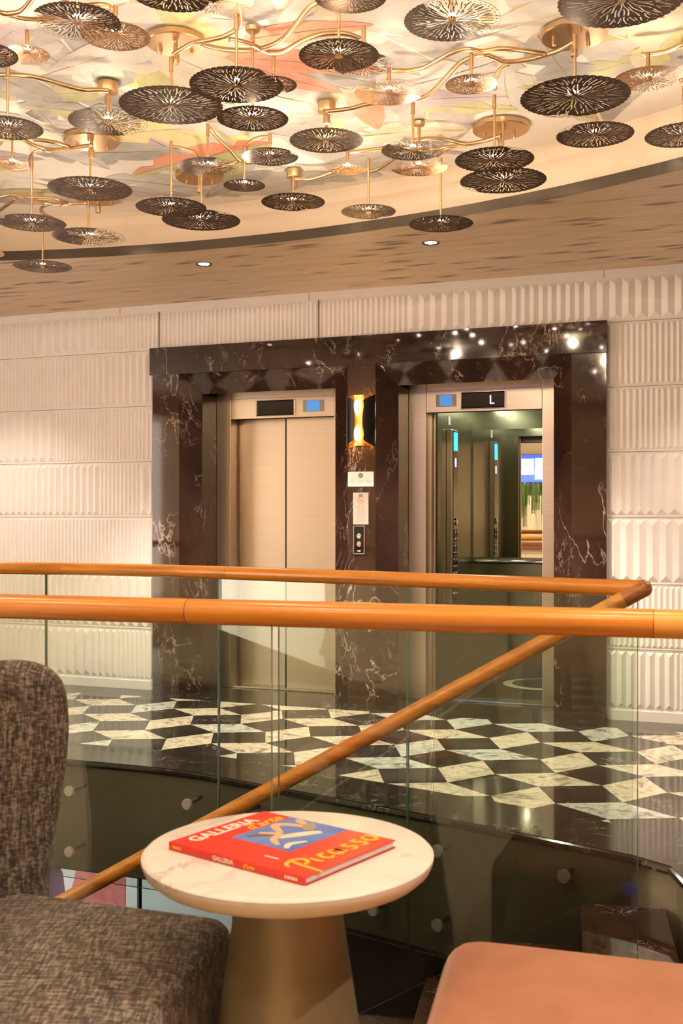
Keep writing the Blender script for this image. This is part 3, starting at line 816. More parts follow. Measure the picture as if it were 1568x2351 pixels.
# A: large plate at upper left centre
t = fixture('brass chandelier at upper centre left, round ceiling plate above two big overlapping dark discs', [(403, 93, .235, False)])
arm(t, [(399, 124), (440, 101), (480, 92), (515, 83), (543, 66), (552, 40), (548, 10)])
arm(t, [(462, 101), (505, 112), (560, 116), (598, 112), (640, 96), (675, 62), (700, 28), (725, 8), (778, -6)])
arm(t, [(525, 90), (556, 96), (580, 104), (600, 114), (625, 121), (655, 116), (690, 96), (725, 82), (768, 76), (800, 79), (826, 88)])
add_disc(t, 393, 243, 238, .42); add_disc(t, 543, 196, 217, .35); add_disc(t, 628, 195, 108, .20, h=1.74); add_disc(t, 580, 273, 165, .285, free=True)
add_disc(t, 778, 128, 185, .285); add_disc(t, 835, 150, 140, .23, h=1.71, bulb=False); add_disc(t, 805, -8, 170, .25)
# B: plate at upper right
t = fixture('brass chandelier at upper right, round ceiling plate above the widest dark disc', [(1318, 75, .265, False), (750, 238, .082, True)])
arm(t, [(1318, 96), (1282, 116), (1246, 128), (1205, 138), (1160, 142), (1130, 131), (1112, 126), (1080, 132), (1050, 150), (1020, 182), (995, 208), (965, 226), (900, 236), (850, 238), (800, 250), (749, 256)])
arm(t, [(1250, 124), (1200, 116), (1150, 112), (1108, 118), (1075, 113), (1040, 120), (1005, 138), (970, 156), (930, 163), (900, 162)])
arm(t, [(1168, 146), (1148, 160), (1138, 180), (1136, 203)])
add_disc(t, 1320, 223, 250, .42); add_disc(t, 893, 213, 158, .285, True); add_disc(t, 1082, 194, 120, .21, True); add_disc(t, 1135, 367, 182, .35)
add_disc(t, 948, 345, 146, .285); add_disc(t, 749, 323, 170, .35); add_disc(t, 1366, 310, 176, .35, free=True); add_disc(t, 1038, 47, 222, .35, free=True)
add_disc(t, 1427, 0, 290, .42, free=True)
# C: plate at right centre
t = fixture('brass chandelier at right centre, round ceiling plate left of the plain recess wall', [(1150, 292, .28, False)])
arm(t, [(1150, 311), (1110, 324), (1070, 330), (1030, 322), (990, 318), (950, 322)])
arm(t, [(1090, 329), (1050, 336), (1020, 338), (985, 344), (940, 340), (880, 341), (830, 347), (800, 350)])
arm(t, [(1040, 336), (1018, 346), (1005, 358)]); arm(t, [(915, 355), (895, 372), (868, 388), (845, 396)])
add_disc(t, 1155, 415, 198, .42, free=True); add_disc(t, 962, 384, 133, .285, True, free=True); add_disc(t, 1012, 514, 148, .335); add_disc(t, 846, 486, 126, .285); add_disc(t, 798, 388, 90, .20, True)
# D: plate at left centre
t = fixture('brass chandelier at left centre, ceiling plate half hidden behind a pale bronze disc', [(210, 320, .28, False)])
arm(t, [(212, 333), (160, 341), (115, 343), (80, 334), (55, 322), (40, 316)]); arm(t, [(160, 338), (130, 328), (95, 322), (75, 322)]); arm(t, [(100, 343), (80, 349), (70, 362), (71, 382)])
add_disc(t, 207, 434, 192, .42); add_disc(t, 73, 512, 155, .35); add_disc(t, 28, 377, 78, .17, True, free=True)
# E: plate lower left of centre
t = fixture('brass chandelier low at centre left, plate behind the small dark disc over two overlapping discs', [(458, 403, .27, False)])
arm(t, [(392, 336), (420, 342), (450, 354), (463, 390), (463, 410)]); arm(t, [(479, 292), (500, 318), (528, 344), (543, 362), (560, 372), (580, 373)]); arm(t, [(565, 345), (572, 328), (592, 317), (622, 313)])
arm(t, [(463, 400), (505, 384), (545, 371)])
add_disc(t, 393, 476, 162, .35); add_disc(t, 462, 506, 180, .42); add_disc(t, 477, 383, 138, .285); add_disc(t, 561, 426, 96, .21); add_disc(t, 620, 360, 130, .275)
# F: top left, plate above the frame
t = fixture('brass chandelier in the top left corner with a big dark disc over a paler one', [(150, -60, .26, False)])
arm(t, [(-20, 20), (5, 30), (25, 31), (50, 24), (72, 0), (95, -30), (150, -45)]); arm(t, [(22, 34), (45, 42), (80, 45), (130, 40), (190, 16), (240, 12), (262, 26)])
add_disc(t, 177, 50, 200, .285, free=True); add_disc(t, 265, 83, 160, .25, h=1.75, pale=True); add_disc(t, 403, -24, 228, .285, free=True); add_disc(t, 500, 0, 165, .25, True, free=True)
add_disc(t, -35, 125, 150, .21, free=True); add_disc(t, 62, 124, 102, .17, True)
# G: small cap at left
t = fixture('small capped brass pendant pair at left on one long wavy arm', [(248, 193, .09, True)])
arm(t, [(250, 208), (220, 206), (190, 206), (150, 196), (105, 183), (60, 174), (10, 172), (-30, 176)])
add_disc(t, 248, 280, 180, .35); add_disc(t, 18, 294, 160, .285)
# H: small cap low centre
t = fixture('small capped brass pendant low at centre with one dark disc beside the cream recess wall', [(675, 392, .085, True)])
arm(t, [(674, 410), (705, 411), (730, 406), (762, 395), (795, 382)])
add_disc(t, 673, 464, 147, .35)
# I: lowest at left
t = fixture('lowest brass chandelier at far left, one disc hanging in front of the wood ceiling', [(225, 452, .27, False)])
arm(t, [(-10, 455), (15, 449), (35, 448), (60, 453), (95, 454), (130, 457), (160, 467), (200, 466)]); arm(t, [(78, 458), (105, 466), (140, 470), (165, 467)]); arm(t, [(-10, 490), (15, 472), (38, 456)]); arm(t, [(120, 500), (98, 490), (95, 478), (110, 470), (140, 468)])
add_disc(t, 203, 544, 165, .42); add_disc(t, 98, 612, 132, .35); add_disc(t, -52, 580, 120, .285, True, free=True)
# J: right edge
t = fixture('brass chandelier at the right edge with a glowing pale disc and a dark one below', [(1640, 90, .26, False)])
arm(t, [(1472, 126), (1500, 124), (1535, 117), (1575, 102), (1640, 106)]); arm(t, [(1561, 186), (1600, 170), (1640, 112)])
add_disc(t, 1488, 183, 160, .28, True); add_disc(t, 1570, 310, 175, .33)

# ------------------------------------------------------------------ handrails and glass
RZ = 1.05
def rail(name, label, pts, mats, seams=(), r=.0325, n=14):
    """pts: dense world points; split into sections at the seam indices"""
    t = thing(name, label, 'handrail', pts[0])
    o0 = Vector(pts[0]); idx = [0]+list(seams)+[len(pts)-1]
    for k, (a, b) in enumerate(zip(idx, idx[1:])):
        seg = [Vector(p) for p in pts[a:b+1]]
        d_ = (seg[-1]-seg[0]); ang = math.atan2(d_.y, d_.x); R = Matrix.Rotation(-ang, 4, 'Z')
        bm = B(); tube(bm, [R @ (p-seg[0]) for p in seg], r, 24)
        mk('rail_section', bm, mats[k % len(mats)], t, loc=seg[0]-o0, rotz=ang, smooth=True)
    for s in seams:
        a, b = Vector(pts[s-1]), Vector(pts[s+1]); c = Vector(pts[s]); dd = (b-a).normalized()
        bm = B(); tube(bm, [c-dd*.0012-o0, c+dd*.0012-o0], r+.0004, 24); mk('joint', bm, M['seam'], t, smooth=True)
    return t
frail = [(-4.6, 6.66), (-3.4, 6.40), (-2.6, 6.14), (-1.845, 5.88), (-1.40, 5.765), (-.98, 5.60), (-.61, 5.40), (0, 5.0), (.582, 4.605), (1.05, 4.285), (1.155, 4.215)]
fp = smooth_path([(x, y, RZ) for x, y in frail], 10)
def near_i(pts, px): return min(range(2, len(pts)-2), key=lambda i: abs(784+pts[i].x/pts[i].y*F-px))
t = rail('handrail', 'far orange wooden handrail curving along the balcony before the elevators', fp, [M['rail']], [near_i(fp, 138), near_i(fp, 520)])
corner = Vector((1.165, 4.205, RZ))
o0 = Vector(fp[0]); S0 = Vector((1.127, 4.19, RZ-.012)); S1 = Vector((-1.084, 4.64, -.25)); S2 = S0+(S1-S0)*1.42
bm = B(); bmesh.ops.create_uvsphere(bm, u_segments=24, v_segments=14, radius=.0345, matrix=Matrix.Translation(corner-o0))
sd = (S1-S0).normalized(); tube(bm, [corner-o0, corner-o0+sd*.085], .0335, 24)
mk('elbow', bm, M['rail_dark'], t, smooth=True)
sp = [corner+sd*(.085+.1*k) for k in range(int((S2-S0).length/.1))]
rail('stair_handrail', 'sloping orange wooden handrail running down the stairs', sp, [M['rail_light'], M['rail']], [2])
np_ = smooth_path([(x, y, 1.09) for x, y in nrail], 10)
rail('handrail', 'near orange wooden handrail crossing behind the table', np_, [M['rail'], M['rail'], M['rail_light']], [near_i(np_, 440), near_i(np_, 1523)])

def glass_panel(a, b, zt, zb, label, group=None, th=.012, sl=0.0, gap=.004):
    """a, b plan points; zt/zb heights at a; sl: height change from a to b"""
    a, b = Vector((*a, 0)), Vector((*b, 0)); dd = b-a; Lg = dd.length; ang = math.atan2(dd.y, dd.x)
    t = thing('glass_panel', label, 'glass panel', (a.x, a.y, 0), ang, group)
    x0, x1 = gap, Lg-gap; h = th/2; bm = B()
    P = [(x, y, z+sl*x/Lg) for y in (-h, h) for (x, z) in ((x0, zb), (x1, zb), (x1, zt), (x0, zt))]
    v = [bm.verts.new(p) for p in P]
    for f, mi in (((0,1,2,3),0), ((7,6,5,4),0), ((0,4,5,1),1), ((1,5,6,2),1), ((2,6,7,3),1), ((3,7,4,0),1)): bm.faces.new([v[i] for i in f]).material_index = mi
    mk('pane', bm, [M['glass'], M['glass_edge']], t); return t, Lg
def standoff(t, x, z, depth):
    bm = B(); lathe(bm, [(.011, 0), (.011, depth)], 18, mi=1); lathe(bm, [(.025, -.022), (.027, -.018), (.027, -.004), (.025, -.003)], 28)  # stem coloured black to stand in for the shadow behind the cap
    o = mk('standoff', bm, [M['chrome2'], M['black']], t, loc=(x, -.006, z), smooth=True); o.rotation_euler = (-PI/2, 0, 0)
M['chrome2'] = simple('satin steel fixing', (.50,.45,.38), .35, .35)
fj = [(-3.3, 6.37), (-1.573, 5.80), (-.61, 5.415), (.292, 4.80), (1.150, 4.215)]
labs = ['glass balustrade panel behind the grey chair back, leftmost of the far row', 'far glass balustrade panel in front of the left white wall',
        'far glass balustrade panel in front of the closed elevator', 'far glass balustrade panel before the open elevator, ending at the handrail corner']
for k in range(4):
    t, Lg = glass_panel(fj[k], fj[k+1], RZ-.02, -.575, labs[k])
    for x in (.16, Lg-.17 if k < 3 else Lg-.30):
        for z in (-.115, -.435): standoff(t, x, z, .13)
sdv = Vector((sd.x, sd.y)).normalized(); s0 = Vector((1.130, 4.215))
def stair_pt(X): return s0+sdv*((s0.x-X)/abs(sdv.x))
sl_per_x = (S1.z-S0.z)/(S0.x-S1.x)
xs = [1.130, .364, -.45, -1.25, -1.9]
labs = ['sloping glass panel under the top of the stair handrail', 'sloping glass panel under the middle of the stair handrail', 'sloping stair glass panel below the near handrail, behind the table', 'lowest sloping stair glass panel, behind the grey chair']
for k in range(3):
    a, b = stair_pt(xs[k]), stair_pt(xs[k+1]); zt = RZ-.03+(s0.x-xs[k])*sl_per_x
    glass_panel(a, b, zt, zt-1.10, labs[k], sl=(xs[k]-xs[k+1])*sl_per_x)
def nr(X):
    for a, b in zip(np_, np_[1:]):
        if a.x <= X <= b.x: return (X, a.y+(b.y-a.y)*(X-a.x)/(b.x-a.x))
xj = [-1.75, -.163, .90, 2.1]
labs = ['near glass balustrade panel behind the grey tweed armchair', 'near glass balustrade panel behind the round table and terracotta seat', 'near glass balustrade panel at the right edge of the picture']
for k in range(3):
    t, Lg = glass_panel(nr(xj[k]), nr(xj[k+1]), 1.07, .012, labs[k], gap=.009)
    bm = B(); box(bm, .02, Lg-.02, -.022, .022, .0, .035); mk('base_channel', bm, M['rim'], t)

# stairs going down from the landing at the right
t = thing('staircase', 'dark marble stairs going down to the left behind the terracotta seat', 'stairs', (1.235, 4.15, 0), math.atan2(sdv.y, sdv.x))
for k in range(1, 15):
    bm = B(); box(bm, .30*(k-1)-.0, .30*k, .0, 1.20, -.17*k-.26, -.17*k-.02); box(bm, .30*(k-1)-.001, .30*k+.018, -.01, 1.21, -.17*k-.02, -.17*k)
    mk('step', bm, M['marble_dark'], t, bevel=.004)

# picture and white strip on the lower level
t = thing('painting', 'large abstract painting in purple, pink and orange on the lower level', 'painting', wloc(-.80, .012, -1.9), WALLROT)
bm = B(); box(bm, -1.2, .72, -.03, 0, -1.1, 1.25); mk('canvas', bm, simple('white canvas', (.70,.70,.74), .6), t)
def blob(name, pts, mat, k): 
    bm = B(); quad(bm, [(x, -.032-.001*k, z) for x, z in pts]); mk(name, bm, mat, t)
blob('painted_patch', [(-.75,-.9),(-.28,-.9),(-.10,.35),(-.30,1.0),(-.55,.5)], leafcol('paint grey violet', (.20,.17,.27), (.50,.48,.62)), 0)
blob('painted_patch', [(-.36,-.2),(.12,-.1),(.05,.42),(-.22,.85)], leafcol('paint purple', (.05,.03,.07), (.17,.09,.18)), 1)
blob('painted_patch', [(-.16,.78),(.10,.78),(.10,.45)], leafcol('paint ochre', (.50,.22,.06), (.62,.33,.10)), 2)
blob('painted_patch', [(.16,.40),(.30,1.2),(.62,1.2),(.62,-.5),(-.05,-.3)], leafcol('paint pink', (.55,.10,.13), (.72,.26,.26)), 3)
t = tag(mk('lower_display_panel', (lambda bm: (wbox(bm, -.05, 1.35, 0, .02, -3.0, -.64), bm)[1])(B()), simple('white lower panel', (.62,.66,.70), .5), loc=wloc(), rotz=WALLROT), 'plain white wall panel on the lower level beside the painting', 'wall panel')

# ------------------------------------------------------------------ round table and book
HT = .67
tc_ = Vector((-.107, 2.19, EYE-HT))
t = thing('side_table', 'round white marble side table with bronze cone base', 'table', (tc_.x, tc_.y, 0))
zt = tc_.z; r = .293
bm = B(); lathe(bm, [(r-.045, zt-.046), (r-.022, zt-.040), (r-.008, zt-.028), (r-.002, zt-.014), (r-.001, zt-.005), (r-.005, zt-.001), (r-.012, zt)], 128)
bmesh.ops.recalc_face_normals(bm, faces=bm.faces[:])
for f in bm.faces:
    f.material_index = 0 if f.calc_center_median().z > zt-.012 else 1
mk('tabletop', bm, [M['table_marble'], M['table_edge']], t, smooth=True)
bm = B(); lathe(bm, [(.185, 0), (.186, .012), (.098, zt-.045)], 96); mk('cone_base', bm, M['cone'], t, smooth=True)

HB = .016
k_ = HT-HB
def cover(px, py): q = k_/(py-1185); return Vector(((px-784)*q, F*q))
Dp, Ap, Bp = cover(702, 2014), cover(389, 1932), cover(628, 1862)
yd = (Ap-Dp).normalized(); BH = (Ap-Dp).length; BW = .285
rot = math.atan2(yd.y, yd.x)-PI/2
t = thing('book', 'red hardcover art book lying on the round marble table', 'book', (Dp.x, Dp.y, zt+.0004), rot)
bm = B(); box(bm, .004, BW-.003, .004, BH-.004, .0022, HB-.0022); mk('pages', bm, M['pages'], t)
bm = B(); box(bm, 0, BW, 0, BH, 0, .0022); mk('back_board', bm, M['red_dark'], t, bevel=.0006)
bm = B(); box(bm, 0, BW, 0, BH, HB-.0022, HB); mk('front_board', bm, M['red'], t, bevel=.0006)
bm = B(); box(bm, -.0022, .002, 0, BH, 0, HB); mk('spine', bm, M['red'], t, bevel=.001)
def text(s, x, y, size, mat, parent, name, z, rotx=(0,0,0), bold=0.0, shear=0, sx=1.0):
    cu = bpy.data.curves.new(name, 'FONT'); cu.body = s; cu.size = size; cu.offset = bold; cu.shear = shear; cu.extrude = .00015; cu.resolution_u = 3
    o = bpy.data.objects.new(name, cu); C.objects.link(o); o.parent = parent; o.location = (x, y, z); o.rotation_euler = rotx; o.scale = (sx, 1, 1)
    cu.materials.append(mat); bpy.context.view_layer.update()
    me = bpy.data.meshes.new_from_object(o.evaluated_get(bpy.context.evaluated_depsgraph_get())); me.materials.clear(); me.materials.append(mat)
    bpy.data.objects.remove(o); o = bpy.data.objects.new(name, me); C.objects.link(o); o.parent = parent
    o.location = (x, y, z); o.rotation_euler = rotx; o.scale = (sx, 1, 1); return o
zc = HB+.0003
text('GALLERIA', .030, BH*.875, .044, M['white_ink'], t, 'title_lettering', zc, bold=.0012, sx=.98)
text("d'arte", .158, BH*.785, .046, M['yellow_ink'], t, 'subtitle_lettering', zc, bold=.0009, shear=.35)
# hand-brushed name across the lower cover
def stroke2d(bm, pts, w, x0, y0, sx, sy, z):
    pts = smooth_path([(p[0], p[1], 0) for p in pts], 6) if len(pts) > 2 else [Vector((*p, 0)) for p in pts]
    pts = [Vector((x0+p.x*sx, y0+p.y*sy, z)) for p in pts]; n = len(pts); lr = []
    for i, p in enumerate(pts):
        tt = pts[min(i+1, n-1)]-pts[max(i-1, 0)]; tt.normalize(); nn = Vector((-tt.y, tt.x, 0)); ww = w*(.55+.45*math.sin(PI*min(1, (i+.6)/n)))
        lr.append((bm.verts.new(p+nn*ww), bm.verts.new(p-nn*ww)))
    for a, b in zip(lr, lr[1:]): bm.faces.new((a[0], a[1], b[1], b[0]))
bm = B()
X0, Y0, SX, SY = .018, BH*.085, .0375, .045
LET = [[(.55,1.15),(.42,.4),(.30,-.9)], [(-.15,.75),(.1,1.15),(.7,1.30),(1.15,1.0),(.95,.55),(.45,.42)],
       [(1.45,.85),(1.42,.2),(1.60,.12)], [(1.52,1.22),(1.56,1.26)],
       [(2.45,.78),(2.15,.85),(1.95,.45),(2.15,.08),(2.50,.22)],
       [(3.25,.72),(2.90,.85),(2.72,.40),(2.95,.08),(3.22,.40),(3.28,.78),(3.28,.20),(3.55,.15)],
       [(4.30,.85),(3.95,.85),(4.00,.50),(4.25,.30),(4.05,.02),(3.75,.08)], [(5.15,.90),(4.80,.92),(4.85,.55),(5.10,.35),(4.90,.04),(4.58,.10)],
       [(5.85,.90),(5.50,.75),(5.48,.28),(5.80,.10),(6.10,.40),(6.02,.80),(5.80,.92)]]
for s in LET: stroke2d(bm, s, .0052, X0+.012, Y0, SX*1.08, SY*.88, zc)
mk('name_lettering', bm, M['yellow_ink'], t)
# generic coloured figures on a blue ground (cover picture)
px0, px1, py0, py1 = BW*.335, BW*.998, BH*.335, BH*.775
bm = B(); quad(bm, [(px0,py0,zc-.0001),(px1,py0,zc-.0001),(px1,py1,zc-.0001),(px0,py1,zc-.0001)])
pic = mk('cover_picture', bm, leafcol('cover sky blue', (.06,.12,.42), (.20,.30,.62)), t)
pw, ph = px1-px0, py1-py0
def pblob(pts, mat, nme):
    bm = B(); stroke2d(bm, pts[1], pts[0]*pw, px0, py0, pw, ph, zc+.0001+.00005*len(pic.children)); mk(nme, bm, mat, pic)
skin = simple('cover ochre', (.74,.42,.24), .5); pale = simple('cover cream', (.74,.64,.48), .5); dk = simple('cover umber', (.16,.10,.07), .5); gr = simple('cover grey green', (.30,.28,.20), .5)
pblob((.05, [(.12,.86),(.30,.72),(.42,.55)]), dk, 'picture_shape'); pblob((.07, [(.30,.50),(.45,.42),(.62,.32),(.75,.22)]), pale, 'picture_shape')
pblob((.045, [(.10,.30),(.22,.50),(.40,.60),(.30,.84)]), skin, 'picture_shape'); pblob((.055, [(.45,.62),(.62,.90),(.74,.78),(.80,.52)]), skin, 'picture_shape')
pblob((.08, [(.70,.40),(.82,.50),(.93,.62)]), gr, 'picture_shape'); pblob((.05, [(.86,.62),(.92,.76),(.97,.84)]), skin, 'picture_shape'); pblob((.04, [(.06,.12),(.20,.20),(.38,.10)]), pale, 'picture_shape')
bm = B(); box(bm, .046, .050, BH*.30, BH*.40, zc-.0002, zc+.0001)
mk('author_line', bm, M['white_ink'], t)
bm = B(); box(bm, .045, .046, BH*.66, BH*.84, zc-.0002, zc+.0001)
rz = (PI/2, 0, -PI/2)
text('GALLERIA', -.0026, BH*.655, .0125, M['white_ink'], t, 'spine_lettering', .0035, rz, .0003)
text("d'arte", -.0026, BH*.43, .0125, M['yellow_ink'], t, 'spine_lettering', .0035, rz, .0003, .3)
bm.free()
for y0_, y1_, mt in ((.90, .97, M['yellow_ink']), (.05, .14, M['white_ink'])):
    bm = B()
    for k in range(5): box(bm, -.0027, -.002, BH*(y0_+(y1_-y0_)*(k+.08)/5), BH*(y0_+(y1_-y0_)*(k+.75)/5), .005, .0105)
    mk('spine_print', bm, mt, t)

# ------------------------------------------------------------------ armchair and seat
def rounded_slab(outline, z0, z1, edge_r, mat, name, parent, dome=.0, loc=(0,0,0), steps=6):
    """outline: dense ccw plan; soft top edge of radius edge_r"""
    bm = B(); P = [Vector(p) for p in outline]; n = len(P); cen = sum(P, Vector((0, 0)))/n; rings = []
    def inring(d_, z):
        rr = []
        for i, p in enumerate(P):
            tt = (P[(i+1) % n]-P[i-1]).normalized(); nn = Vector((-tt.y, tt.x)); q = p+nn*d_; rr.append(bm.verts.new((q.x, q.y, z)))
        return rr
    rings.append(inring(.012, z0)); rings.append(inring(0, z0+.02))
    for k in range(steps+1):
        a = PI/2*k/steps; rings.append(inring(edge_r*(1-math.cos(a)), z1-edge_r+edge_r*math.sin(a)))
    last = [Vector((v.co.x, v.co.y)) for v in rings[-1]]
    for s in (.85, .65, .4, .15): rings.append([bm.verts.new((cen.x+(p.x-cen.x)*s, cen.y+(p.y-cen.y)*s, z1+dome*(1-s*s))) for p in last])
    for a, b in zip(rings, rings[1:]):
        for k in range(n): bm.faces.new((a[k], a[(k+1) % n], b[(k+1) % n], b[k]))
    bm.faces.new(rings[0][::-1]); bm.faces.new(rings[-1])
    return mk(name, bm, mat, parent, loc=loc, smooth='all')
def round_poly(pts, rad, n=8):
    out = []; m_ = len(pts); P = [Vector(p) for p in pts]
    for i in range(m_):
        p, a, b = P[i], P[i-1], P[(i+1) % m_]; r_ = rad[i] if isinstance(rad, (list, tuple)) else rad
        da, db = (a-p).normalized(), (b-p).normalized(); s, e = p+da*r_, p+db*r_
        for k in range(n+1): q = k/n; out.append((1-q)**2*s+2*q*(1-q)*p+q*q*e)
    dens = []
    for i, p in enumerate(out):
        q = out[(i+1) % len(out)]; c = max(1, int((q-p).length/.05)); dens += [p+(q-p)*(k/c) for k in range(c)]
    return dens
SEAT = .45
t = thing('armchair', 'grey brown tweed armchair with high rounded back at the left', 'armchair', (-.62, 2.1, 0))
fwd = Vector((.944, -.33)); side = Vector((.33, .944))      # facing direction and its left
o_ = Vector((-.62, 2.1))
fc, bc = Vector((-.228, 2.405)), Vector((-.80, 2.60))
seat_o = [Vector((-.80, 2.60)), Vector((-.94, 2.12)), Vector((-.96, 1.72)), Vector((-.33, 1.62)), Vector((-.318, 1.92)), fc]
seat_o = round_poly([p-o_ for p in seat_o], [.10, .04, .10, .12, .05, .07])
rounded_slab(seat_o, .20, SEAT, .045, M['tweed'], 'seat', t, .012)
# back shell: curved sheet of padding swept around the rear of the seat
bm = B(); n = 22; m_ = 16; grid = []
spine_pts = smooth_path([(-.715, 2.60, 0), (-.81, 2.56, 0), (-.90, 2.47, 0), (-1.00, 2.22, 0), (-1.07, 1.95, 0), (-1.05, 1.68, 0), (-.92, 1.52, 0), (-.78, 1.47, 0)], 5)
n = len(spine_pts)-1
for i, p in enumerate(spine_pts):
    f_ = i/n; tg = (spine_pts[min(i+1, n)]-spine_pts[max(i-1, 0)]); tg.z = 0; tg.normalize(); out_ = Vector((tg.y, -tg.x, 0))*-1
    e = min(f_, 1-f_)/.16
    top = .985 if e >= 1 else .985-.17*(1-math.sqrt(max(0, 1-(1-e)**2)))
    thick = .052*min(1, .35+.65*math.sqrt(min(1, e*1.4)))
    col = []
    for j in range(m_+1):
        a = j/m_; zz_ = .22+(top-.05-.22)*a; lean = .055*((zz_-.45)/.55) if zz_ > .45 else 0
        fl = .10*max(0, 1-f_/.45)*max(0, (zz_-.42)/.5)
        col.append((p-o_.to_3d()-tg*fl+out_*(-lean-thick), zz_, out_, thick))
    grid.append(col)
prof = []
for col in grid:
    ring = []
    for q, z_, out_, th in col: ring.append(q+out_*(-0)+Vector((0, 0, z_)))
    q, z_, out_, th = col[-1]
    for k in range(1, 8):
        a = PI*k/8; ring.append(q+out_*(th*(1-math.cos(a)))+Vector((0, 0, z_+.05*math.sin(a))))
    for q, z_, out_, th in col[::-1]: ring.append(q+out_*(2*th)+Vector((0, 0, z_)))
    prof.append([bm.verts.new(p) for p in ring])
for a, b in zip(prof, prof[1:]):
    for k in range(len(a)-1): bm.faces.new((a[k], a[k+1], b[k+1], b[k]))
    bm.faces.new((a[-1], a[0], b[0], b[-1]))
bm.faces.new(prof[0]); bm.faces.new(prof[-1][::-1])
o = mk('backrest', bm, M['tweed'], t, smooth='all'); md = o.modifiers.new('sub', 'SUBSURF'); md.levels = 1; md.render_levels = 1
for dx, dy in ((-.18, .38), (.24, .20), (-.28, -.40), (.20, -.38)):
    bm = B(); lathe(bm, [(.012, 0), (.02, .205)], 14, (dx, dy)); mk('leg', bm, M['black'], t, smooth=True)

t = thing('armchair', 'terracotta velvet armchair seat at the lower right', 'armchair', (.62, 1.55, 0))
o_ = Vector((.62, 1.55))
pts = [Vector((.228, 2.315)), Vector((.125, 1.84)), Vector((.02, 1.15)), Vector((.95, .98)), Vector((1.18, 1.6)), Vector((1.22, 2.02))]
so = round_poly([p-o_ for p in pts], [.10, .06, .12, .12, .08, .14])
rounded_slab(so, .20, SEAT, .05, M['velvet'], 'seat', t, .01)
bm = B()
rounded = round_poly([Vector((.30, .62)), Vector((.12, -.50)), Vector((.30, -.60)), Vector((.50, .52))], .05)
bm.free()
rounded_slab(rounded, .22, .92, .05, M['velvet'], 'backrest', t)
for dx, dy in ((-.36, .55), (.46, .40), (-.45, -.45), (.33, -.50)):
    bm = B(); lathe(bm, [(.012, 0), (.02, .205)], 14, (dx, dy)); mk('leg', bm, M['black'], t, smooth=True)

# ------------------------------------------------------------------ lobby wall opposite the lifts (seen in the cabin mirror)
t = thing('television', 'blue lit screen above the hanging plants, seen in the cabin mirror', 'screen', wloc(.45, V1-.02, 2.28), WALLROT+PI)
bm = B(); box(bm, -.80, .80, -.05, 0, -.33, .22); mk('case', bm, M['black'], t)
bm = B(); box(bm, -.79, .79, -.053, -.05, -.32, .21); mk('screen', bm, M['screen_blue'], t)
bm = B(); box(bm, -.02, .36, -.055, -.053, -.16, .14); mk('slide', bm, M['screen_lilac'], t)
bm = B(); box(bm, -.60, -.04, -.055, -.053, -.25, .15); mk('slide', bm, M['screen_pale'], t)
bm = B()
for k in range(3): box(bm, .10, .24-.02*k, -.056, -.055, -.10-.018*k, -.09-.018*k)
mk('slide_text', bm, M['screen_text'], t)
t = thing('hanging_plant', 'green trailing plant hanging on the slatted wall, seen in the cabin mirror', 'plant', wloc(.45, V1-.06, 1.94), WALLROT+PI)
bm = B(); box(bm, -.85, .85, -.08, .03, -.05, .04); mk('planter', bm, M['black'], t)
bm = B(); rp = random.Random(5)
for k in range(70):
    x = rp.uniform(-.82, .82); ln = rp.uniform(.25, .70)*(1 if rp.random() < .8 else 1.2); y = -.09-rp.uniform(0, .05)
    tube(bm, [(x, y, .03), (x+.01, y-.02, -ln*.5), (x+.03*rp.uniform(-1, 1), y, -ln)], .003, 4)
    for q in range(int(ln/.035)):
        z = -q*.035
        for s in (-1, 1): quad(bm, [(x, y-.01, z), (x+s*.03, y-.02, z-.015), (x+s*.045, y-.01, z-.055), (x+s*.012, y, z-.03)])
mk('foliage', bm, M['leaf'], t)

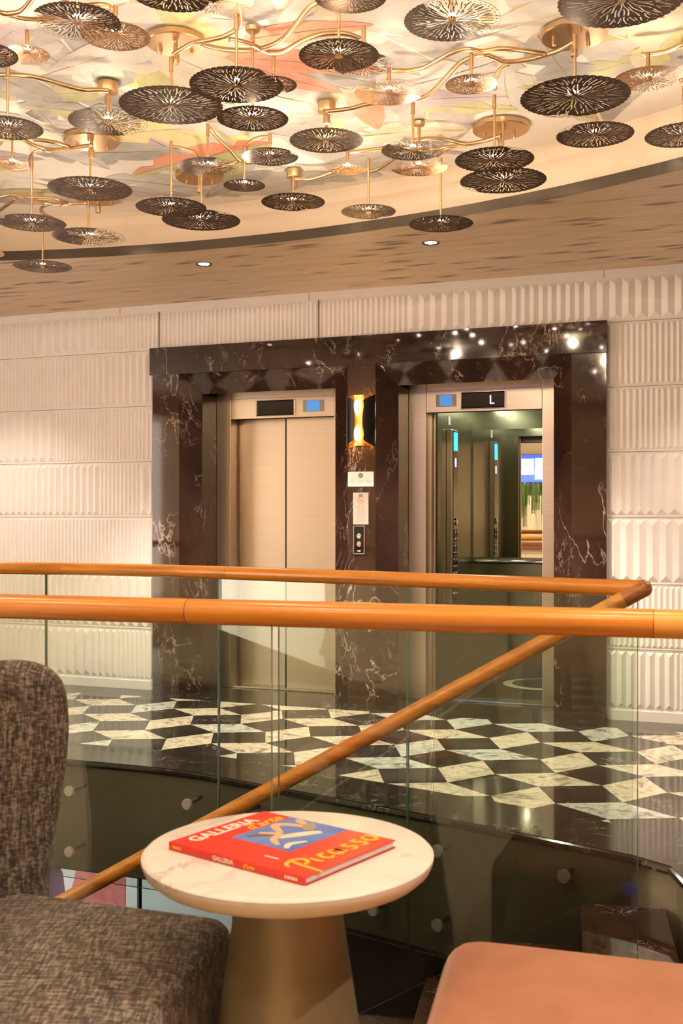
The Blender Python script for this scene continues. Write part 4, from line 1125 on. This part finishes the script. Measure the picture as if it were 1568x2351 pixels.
# ------------------------------------------------------------------ light
for k, (x, y) in enumerate(((-2.2,3.2),(-.8,3.0),(.7,2.7),(-2.6,1.8),(-1.2,1.5),(.2,1.3),(1.5,1.6),(-1.8,.2),(-.3,.0),(1.1,.2))):  # added point lights for unseen chandelier overhead, no discs, to brighten the room
    l = bpy.data.lights.new('overhead_fill_lamp', 'POINT'); l.energy = 13; l.color = (1,.76,.53); l.shadow_soft_size = .03
    o = bpy.data.objects.new('overhead_fill_lamp', l); C.objects.link(o); o.location = (x, y, EYE+1.88)
for q in ((-1.2, 1.1), (4.6, 1.0), (5.6, 2.2), (.4, 8.4), (5.4, 5.5), (5.4, 8.2)):  # spots without fixtures, added to brighten the walls and lounge
    p = W(*q); spot('ceiling_fill_spot', (p.x, p.y, CEIL-.02), 260 if q == (.4, 8.4) else (62 if q[1] < 3 else 95), 110)
p = W(-.6, 1.6); spot('lower_fill_spot', (p.x, p.y, -.7), 60, 120, rot=(math.radians(40), 0, -TH), col=(1,.95,.9))  # added spot without a fixture, lights the lower painting
w = bpy.data.worlds.new('World'); bpy.context.scene.world = w; w.use_nodes = True
w.node_tree.nodes['Background'].inputs[0].default_value = (1, .80, .64, 1); w.node_tree.nodes['Background'].inputs[1].default_value = 3.6

# ------------------------------------------------------------------ camera
cam = bpy.data.cameras.new('camera'); co = bpy.data.objects.new('camera', cam); C.objects.link(co)
co.location = (0, 0, EYE); co.rotation_euler = (PI/2, 0, 0)
cam.sensor_fit = 'HORIZONTAL'; cam.sensor_width = 36; cam.lens = 36*F/1568; cam.shift_y = (1185-1175.5)/1568
cam.clip_start = .05; cam.clip_end = 100
cam.dof.use_dof = True; cam.dof.focus_distance = 6.5; cam.dof.aperture_fstop = 12.0
sc = bpy.context.scene; sc.camera = co
sc.view_settings.view_transform = 'Standard'; sc.view_settings.look = 'None'; sc.view_settings.gamma = 1; sc.view_settings.use_curve_mapping = False
sc.view_settings.exposure = 1.02
sc.cycles.use_denoising = True; sc.cycles.max_bounces = 8; sc.cycles.transparent_max_bounces = 40; sc.cycles.glossy_bounces = 6; sc.cycles.diffuse_bounces = 4
sc.cycles.sample_clamp_indirect = 6; sc.cycles.use_light_tree = True
sc.cycles.use_adaptive_sampling = True; sc.cycles.adaptive_threshold = .07; sc.cycles.adaptive_min_samples = 24
